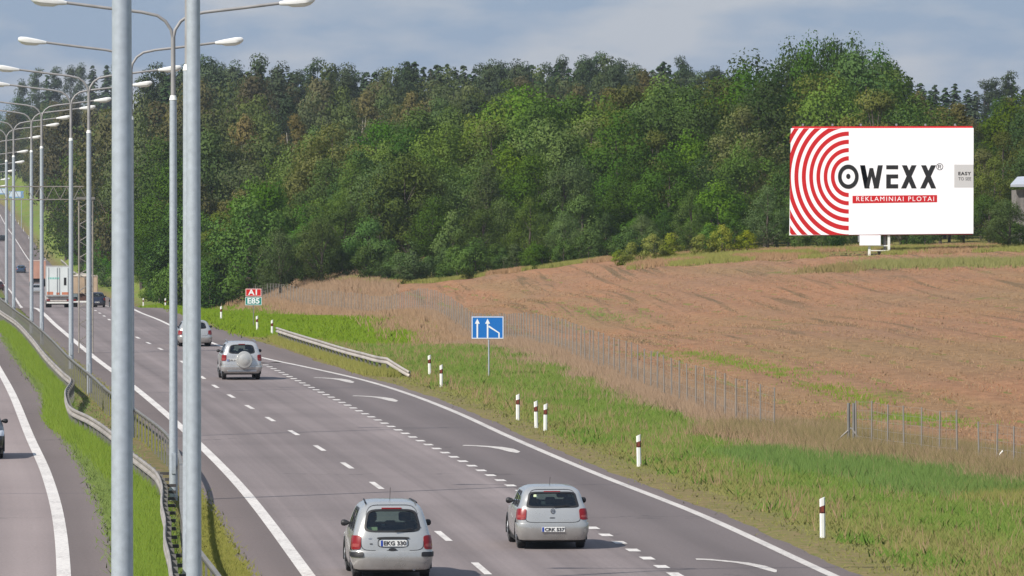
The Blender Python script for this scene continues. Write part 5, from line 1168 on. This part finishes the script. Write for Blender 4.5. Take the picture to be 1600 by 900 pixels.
for sg in (-1, 1):
    fe = lambda a, z, sg=sg: end(sg * a, z); patch('bumper_strip', fe, tq(.73), 98, .46, .545, M['black'], off=.045, n=8, da=.5)
    pts = [(sg * (.535 - .01 * i), .62 + .30 * i, 1.493 + (.012 if 0 < i < 5 else 0)) for i in range(6)]; MB().tube(pts, .017, 6).build('roof_bar', M['black'], rt, smooth=True)
patch('tailgate_handle', eq, -.10, .10, .565, .63, M['black'], off=.03, n=2.2, da=.01); patch('badge', eq, -.62, -.53, .80, .83, M['rim'], off=.008, n=2, da=.01, res=6); patch('badge', eq, -.58, -.50, .70, .722, M['black'], off=.006, n=3, da=.01, res=6)
MB().tube([(0, 1.0, 1.52), (0, .82, 1.78)], .005, 5).build('aerial', M['black'], rt)
MB().tube([(.05, .085, .965), (.42, .11, 1.0)], .011, 5).build('wiper', M['black'], rt)
MB().box(-.50, -.30, .30, .33, .965, 1.03).build('parcel', M['paper'], rt)
MB().tube([(.45, .10, .21), (.45, .35, .21)], .03, 10).build('exhaust', M['rim'], rt)
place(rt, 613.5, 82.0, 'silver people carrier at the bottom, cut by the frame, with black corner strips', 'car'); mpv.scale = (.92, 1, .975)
# --- small hatchback in the merge lane
hb, hk = make_car('passenger_car', [(.19, .10, 3.62, .74), (.28, .04, 3.72, .79), (.40, .02, 3.74, .808), (.54, .03, 3.72, .812), (.68, .06, 3.60, .806), (.80, .09, 3.1, .79), (.88, .12, 2.80, .765), (1.0, .20, 2.60, .715), (1.10, .26, 2.45, .685), (1.19, .33, 2.28, .65), (1.245, .42, 2.1, .61), (1.265, .50, 2.0, .575)],
    3.75, .812, (.885, 1.195), M['silver'], rw=(.80, None, None), wn=8, lamps=(.775, .625, .855), bump=(.20, .555, .035), plate=('CRK 537', .375, .475, .26, .0, 0), nR=4.6, Rr=.26, wheel_r=.28, wy=(.68, 3.05))
rt, end, patch, tq, eq, ring = hk['root'], hk['end'], hk['patch'], hk['tq'], hk['eq'], hk['ring']
MB().box(-.19, .19, float(hk['fr'](1.21)) - .02, float(hk['fr'](1.21)) + .06, 1.196, 1.222).build('brake_lamp', M['tail'], rt, bevel=.008)
patch('recess', eq, -.33, .33, .36, .49, M['silver'], off=.03, n=6, da=.01)
bd_ = patch('badge', eq, -.062, .062, .755, .855, M['rim'], off=.012, n=2, da=.01, res=8)
ring('badge_ring', eq, -.062, .062, .755, .855, .010, .008, M['ink'], off=.013, n=2, da=.01, parent=bd_)
zc = .805; yb = float(hk['fr'](zc)) - .017
mb = MB()
for a, c in (((-.024, .032), (0, 0)), ((0, 0), (.024, .032)), ((-.034, .01), (-.016, -.036)), ((-.016, -.036), (0, -.006)), ((0, -.006), (.016, -.036)), ((.016, -.036), (.034, .01))): mb.tube([(a[0], yb, zc + a[1]), (c[0], yb, zc + c[1])], .004, 4)
mb.build('emblem', M['ink'], bd_)
patch('tailgate_handle', eq, -.10, .06, .655, .675, M['black'], off=.006, n=3, da=.01, res=6)
patch('sticker', eq, -.64, -.54, 1.10, 1.15, M['paper'], off=.006, n=6, da=.01, res=4)
MB().tube([(0, .95, 1.32), (0, .80, 1.50)], .005, 5).build('aerial', M['black'], rt); MB().tube([(.02, .09, .9), (.36, .11, .93)], .010, 5).build('wiper', M['black'], rt)
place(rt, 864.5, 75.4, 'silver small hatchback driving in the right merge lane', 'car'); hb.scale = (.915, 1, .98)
# --- off-roader with a spare wheel
su, hk = make_car('off_roader', [(.26, .12, 3.9, .78), (.40, .05, 4.0, .84), (.58, .03, 4.02, .858), (.74, .05, 4.0, .862), (.90, .06, 3.9, .85), (1.0, .07, 3.3, .835), (1.06, .09, 2.95, .80), (1.2, .15, 2.75, .745), (1.34, .22, 2.55, .69), (1.43, .30, 2.4, .64), (1.47, .38, 2.3, .59)],
    4.0, .862, (1.045, 1.39), M['silver2'], rw=(.72, None, None), lamps=(.80, .76, 1.0), bump=(.34, .56, .05), plate=('ZVB 214', .74, .83, .21, -.42, 0), nR=4.8, Rr=.24, wheel_r=.34, wy=(.85, 3.2), seams=False)
rt, end, patch, tq, eq, ring = hk['root'], hk['end'], hk['patch'], hk['tq'], hk['eq'], hk['ring']
mb = MB(); N = 32; yy0 = .06
for yy, rr_ in ((yy0, .335), (yy0 - .05, .345), (yy0 - .15, .345), (yy0 - .19, .32), (yy0 - .20, .22), (yy0 - .215, .20), (yy0 - .22, .05)):
    for i in range(N): t = 2 * math.pi * i / N; mb.v.append((.10 + rr_ * math.cos(t), yy, .80 + rr_ * math.sin(t)))
mb.f += [(k*N + i, k*N + (i+1) % N, (k+1)*N + (i+1) % N, (k+1)*N + i) for k in range(6) for i in range(N)] + [tuple(6*N + i for i in range(N))]
mb.build('spare_wheel_cover', car_paint('spare_cover_paint', (.50, .50, .48), .3), rt, smooth=True)
MB().box(-.62, .62, -.035, .04, .32, .385).build('step_plate', M['rim'], rt, bevel=.01)
for sg in (-1, 1): MB().tube([(sg * .60, .55, 1.50), (sg * .60, .75, 1.56), (sg * .57, 2.1, 1.56), (sg * .56, 2.3, 1.50)], .02, 6).build('roof_bar', M['rim'], rt, smooth=True)
MB().box(-.14, .14, .24, .30, 1.405, 1.43).build('brake_lamp', M['tail'], rt)
place(rt, 378, 39.3, 'light silver off-roader with a round spare wheel cover on its tailgate', 'car'); su.scale = (.93, 1, 1)
# --- further cars share one hatchback body
def hatch(paint_, hk_=1.0, plate=None): 
    r_, h_ = make_car('passenger_car', [(.20, .10, 3.9, .76), (.30, .04, 4.0, .82), (.45, .02, 4.02, .835), (.60, .04, 4.0, .838), (.75, .06, 3.85, .83), (.86, .08, 3.3, .81), (.93, .11, 2.95, .78), (1.06, .20, 2.75, .72), (1.18, .30, 2.58, .66), (1.27, .42, 2.4, .61), (1.31, .52, 2.25, .56)],
        4.02, .838, (.93, 1.25), paint_, rw=(.74, None, None), lamps=(.80, .62, .84), bump=(.20, .55, .035), plate=plate, nR=4.2, Rr=.30, wheel_r=.30, n_z=26); return r_
w4 = hatch(M['silver'], plate=('FDL 806', .40, .50, .25, 0, 0)); w4.scale = (.98, 1, .93); place(w4, 305, 32.2, 'silver car half hidden behind the second thick lamp pole', 'car')
d5 = hatch(M['navy'], plate=('GHT 512', .40, .50, .25, 0, 0)); d5.scale = (1, 1, 1.08); place(d5, 151.5, 15.9, 'dark blue hatchback right behind the tan dump truck', 'car')
b6 = hatch(M['blackp']); place(b6, -41, 55, 'black car at the left edge on the opposite carriageway, only mirror and flank showing', 'car', hd=math.pi + .09); b6.rotation_euler = (0, 0, math.pi + .09); b6.location.y -= 0
s7 = hatch(M['silver2']); place(s7, 57.5, 11.4, 'white car behind the pinkish truck left of the white truck', 'car')
b8 = hatch(M['blue']); place(b8, 33, 8.9, 'dark blue car far down the road left of the trucks', 'car')
b9 = hatch(M['blackp']); place(b9, 4, 7.2, 'dark car climbing the hill at the left edge far away', 'car')
b10 = hatch(M['darkred']); place(b10, -3, 10.8, 'dark red car at the far left edge below the hill', 'car')
# --- trucks
def wheelpair(root, y, r=.5, hw=1.2, dual=True):
    for sg in (-1, 1):
        w_ = MB().tube([(sg * hw, y, r), (sg * (hw - (.55 if dual else .3)), y, r)], r, 20).build('wheel', M['rubber'], root, smooth=True); MB().tube([(sg * (hw + .01), y, r), (sg * (hw - .05), y, r)], r * .5, 12).build('rim', M['rim'], w_)
wt = empty('box_truck'); WB = plain('truck_white', (.66, .70, .70), .5, var=.08, scale=.8)
MB().box(-1.22, 1.22, .02, 8.5, 1.05, 3.72).build('cargo_box', WB, wt, bevel=.02)
MB().box(-1.25, 1.25, 0, .05, 3.66, 3.78).box(-1.25, 1.25, 0, .05, 1.0, 1.1).box(-1.25, -1.17, 0, .05, 1.1, 3.66).box(1.17, 1.25, 0, .05, 1.1, 3.66).build('door_frame', plain('frame_grey', (.42, .42, .42), .5), wt)
for sg in (-1, 1):
    dr = MB().box(min(0.01 * sg, sg * 1.16), max(.01 * sg, sg * 1.16), -.02, .02, 1.11, 3.65).build('door', WB, wt)
    MB().tube([(sg * .12, -.045, 1.15), (sg * .12, -.045, 3.6)], .02, 6).tube([(sg * .95, -.045, 1.15), (sg * .95, -.045, 3.6)], .02, 6).build('lock_rod', M['rim'], dr)
MB().box(.55, .80, -.03, -.021, 2.0, 2.7).build('dark_print', M['black'], wt)
flat('teal_print', [[(-1.0 + .16 * i, 2.55), (-1.0 + .16 * i + .11, 2.55), (-1.0 + .16 * i + .11, 2.72), (-1.0 + .16 * i, 2.72)] for i in range(7)], plain('print_teal', (.15, .5, .42), .5), wt, -.022, .004)
flat('orange_band', [[(-1.12, 1.15), (-.5, 1.15), (-.5, 1.42), (-1.12, 1.42)], [(-.2, 1.15), (.1, 1.15), (.1, 1.35), (-.2, 1.35)], [(.35, 1.15), (1.1, 1.15), (1.1, 1.38), (.35, 1.38)]], plain('band_orange', (.55, .2, .11), .5), wt, -.022, .004)
MB().box(-1.18, 1.18, .25, .35, .55, .95).build('rear_skirt', plain('skirt_pale', (.55, .5, .47), .6, var=.15), wt)
MB().box(-1.15, 1.15, .18, .3, .36, .50).build('bumper_bar', M['white'], wt)
for sg in (-1, 1): MB().box(sg * 1.0 - .16, sg * 1.0 + .16, .21, .26, .6, .75).build('tail_lamp', M['tail'], wt)
MB().box(-.5, .5, .3, 9.8, .6, 1.03).build('chassis', M['under'], wt); MB().box(-1.22, 1.22, 8.9, 10.9, .6, 2.9).build('cab', WB, wt, bevel=.1)
for y_ in (1.8, 3.1, 9.9): wheelpair(wt, y_)
MB().box(-1.2, 1.2, 2.3, 2.34, .25, .9).build('mud_flap', M['rubber'], wt)
place(wt, 91, 16.3, 'white box truck with teal print on its rear doors, in the left lane', 'truck'); wt.scale = (.97, 1, 1.06)
dt = empty('dump_truck'); TN = plain('tipper_tan', (.44, .33, .23), .7, var=.22, scale=.7); TD = plain('tipper_rib', (.32, .25, .18), .7)
MB().box(-1.2, 1.2, 0, 5.6, 1.35, 3.05).build('tipper_body', TN, dt, bevel=.03)
MB().add([(-1.25, -.05, 3.05), (1.25, -.05, 3.05), (1.25, 5.7, 3.2), (-1.25, 5.7, 3.2), (-1.1, .1, 3.1), (1.1, .1, 3.1), (1.1, 5.5, 3.25), (-1.1, 5.5, 3.25)], [(0,1,5,4), (1,2,6,5), (2,3,7,6), (3,0,4,7)]).build('top_rim', TD, dt)
for x_ in (-1.17, -.6, 0, .6, 1.17): MB().box(x_ - .05, x_ + .05, -.07, 0, 1.35, 3.05).build('rib', TD, dt)
for y_ in (.6, 1.5, 2.4, 3.3, 4.2, 5.1):
    for sg in (-1, 1): MB().box(sg * 1.2 - .05, sg * 1.2 + .05, y_ - .05, y_ + .05, 1.35, 3.05).build('rib', TD, dt)
ld = MB(); lr_ = random.Random(3)
ld.v = [(x_, y_, 3.0 + .35 * math.cos(x_ * 1.2) * math.cos((y_ - 2.8) * .5) + lr_.uniform(-.04, .06)) for y_ in np.linspace(.1, 5.5, 12) for x_ in np.linspace(-1.1, 1.1, 8)]; ld.f = [(j*8+i, j*8+i+1, (j+1)*8+i+1, (j+1)*8+i) for j in range(11) for i in range(7)]; ld.build('sand_load', plain('load_pale', (.45, .40, .33), .9, var=.2), dt, smooth=True)
MB().box(-.45, .45, .2, 8, .65, 1.33).build('chassis', plain('chassis_rust', (.09, .045, .035), .8), dt); MB().box(-1.15, 1.15, 6.1, 8.0, .7, 2.9).build('cab', plain('cab_blue_grey', (.2, .25, .28), .5), dt, bevel=.1)
MB().box(-1.1, 1.1, .0, .1, .45, .6).build('bumper_bar', M['white'], dt)
for sg in (-1, 1): MB().box(sg * .95 - .15, sg * .95 + .15, -.04, 0, .62, .76).build('tail_lamp', M['tail'], dt)
for y_ in (1.2, 2.5, 7.0): wheelpair(dt, y_)
place(dt, 132, 15.6, 'tan ribbed dump truck carrying a load, right of the white truck', 'truck'); dt.scale = (1.08, 1, 1)
pt = empty('box_truck'); PK = plain('truck_salmon', (.50, .27, .20), .6, var=.12, scale=.8)
MB().box(-1.22, 1.22, 0, 7.5, 1.2, 4.0).build('cargo_box', PK, pt, bevel=.03); MB().box(-1.26, 1.26, -.03, .04, 3.9, 4.03).build('top_rail', plain('pale_rail', (.55, .45, .4), .6), pt)
MB().box(-1.0, 1.0, .2, 9, .6, 1.18).build('chassis', M['under'], pt); MB().box(-1.2, 1.2, 7.9, 9.6, .6, 2.9).build('cab', PK, pt, bevel=.1)
for sg in (-1, 1): MB().box(sg * .6 - .57, sg * .6 + .57, -.025, 0, 1.25, 3.85).build('door', PK, pt)
for y_ in (1.6, 8.7): wheelpair(pt, y_)
place(pt, 59.5, 10.2, 'pinkish box truck ahead of the white car, left of the white truck', 'truck')

for o in bpy.data.objects:
    if '_k' in o: del o['_k']
bpy.context.view_layer.update()

# ------------------------------------------------------------------ haze
hm = bpy.data.materials.new('haze'); hm.use_nodes = True; ht = hm.node_tree; ht.nodes.clear()
pv = ht.nodes.new('ShaderNodeVolumePrincipled'); pv.inputs['Color'].default_value = (.80, .88, 1, 1); pv.inputs['Density'].default_value = .00007; pv.inputs['Anisotropy'].default_value = .2
mo = ht.nodes.new('ShaderNodeOutputMaterial'); ht.links.new(pv.outputs[0], mo.inputs['Volume'])
hz = MB().box(-3300, 3300, -300, 7800, -14, 75).build('haze', hm); tag(hz, 'thin pale haze in the air over the whole landscape', kind='stuff')
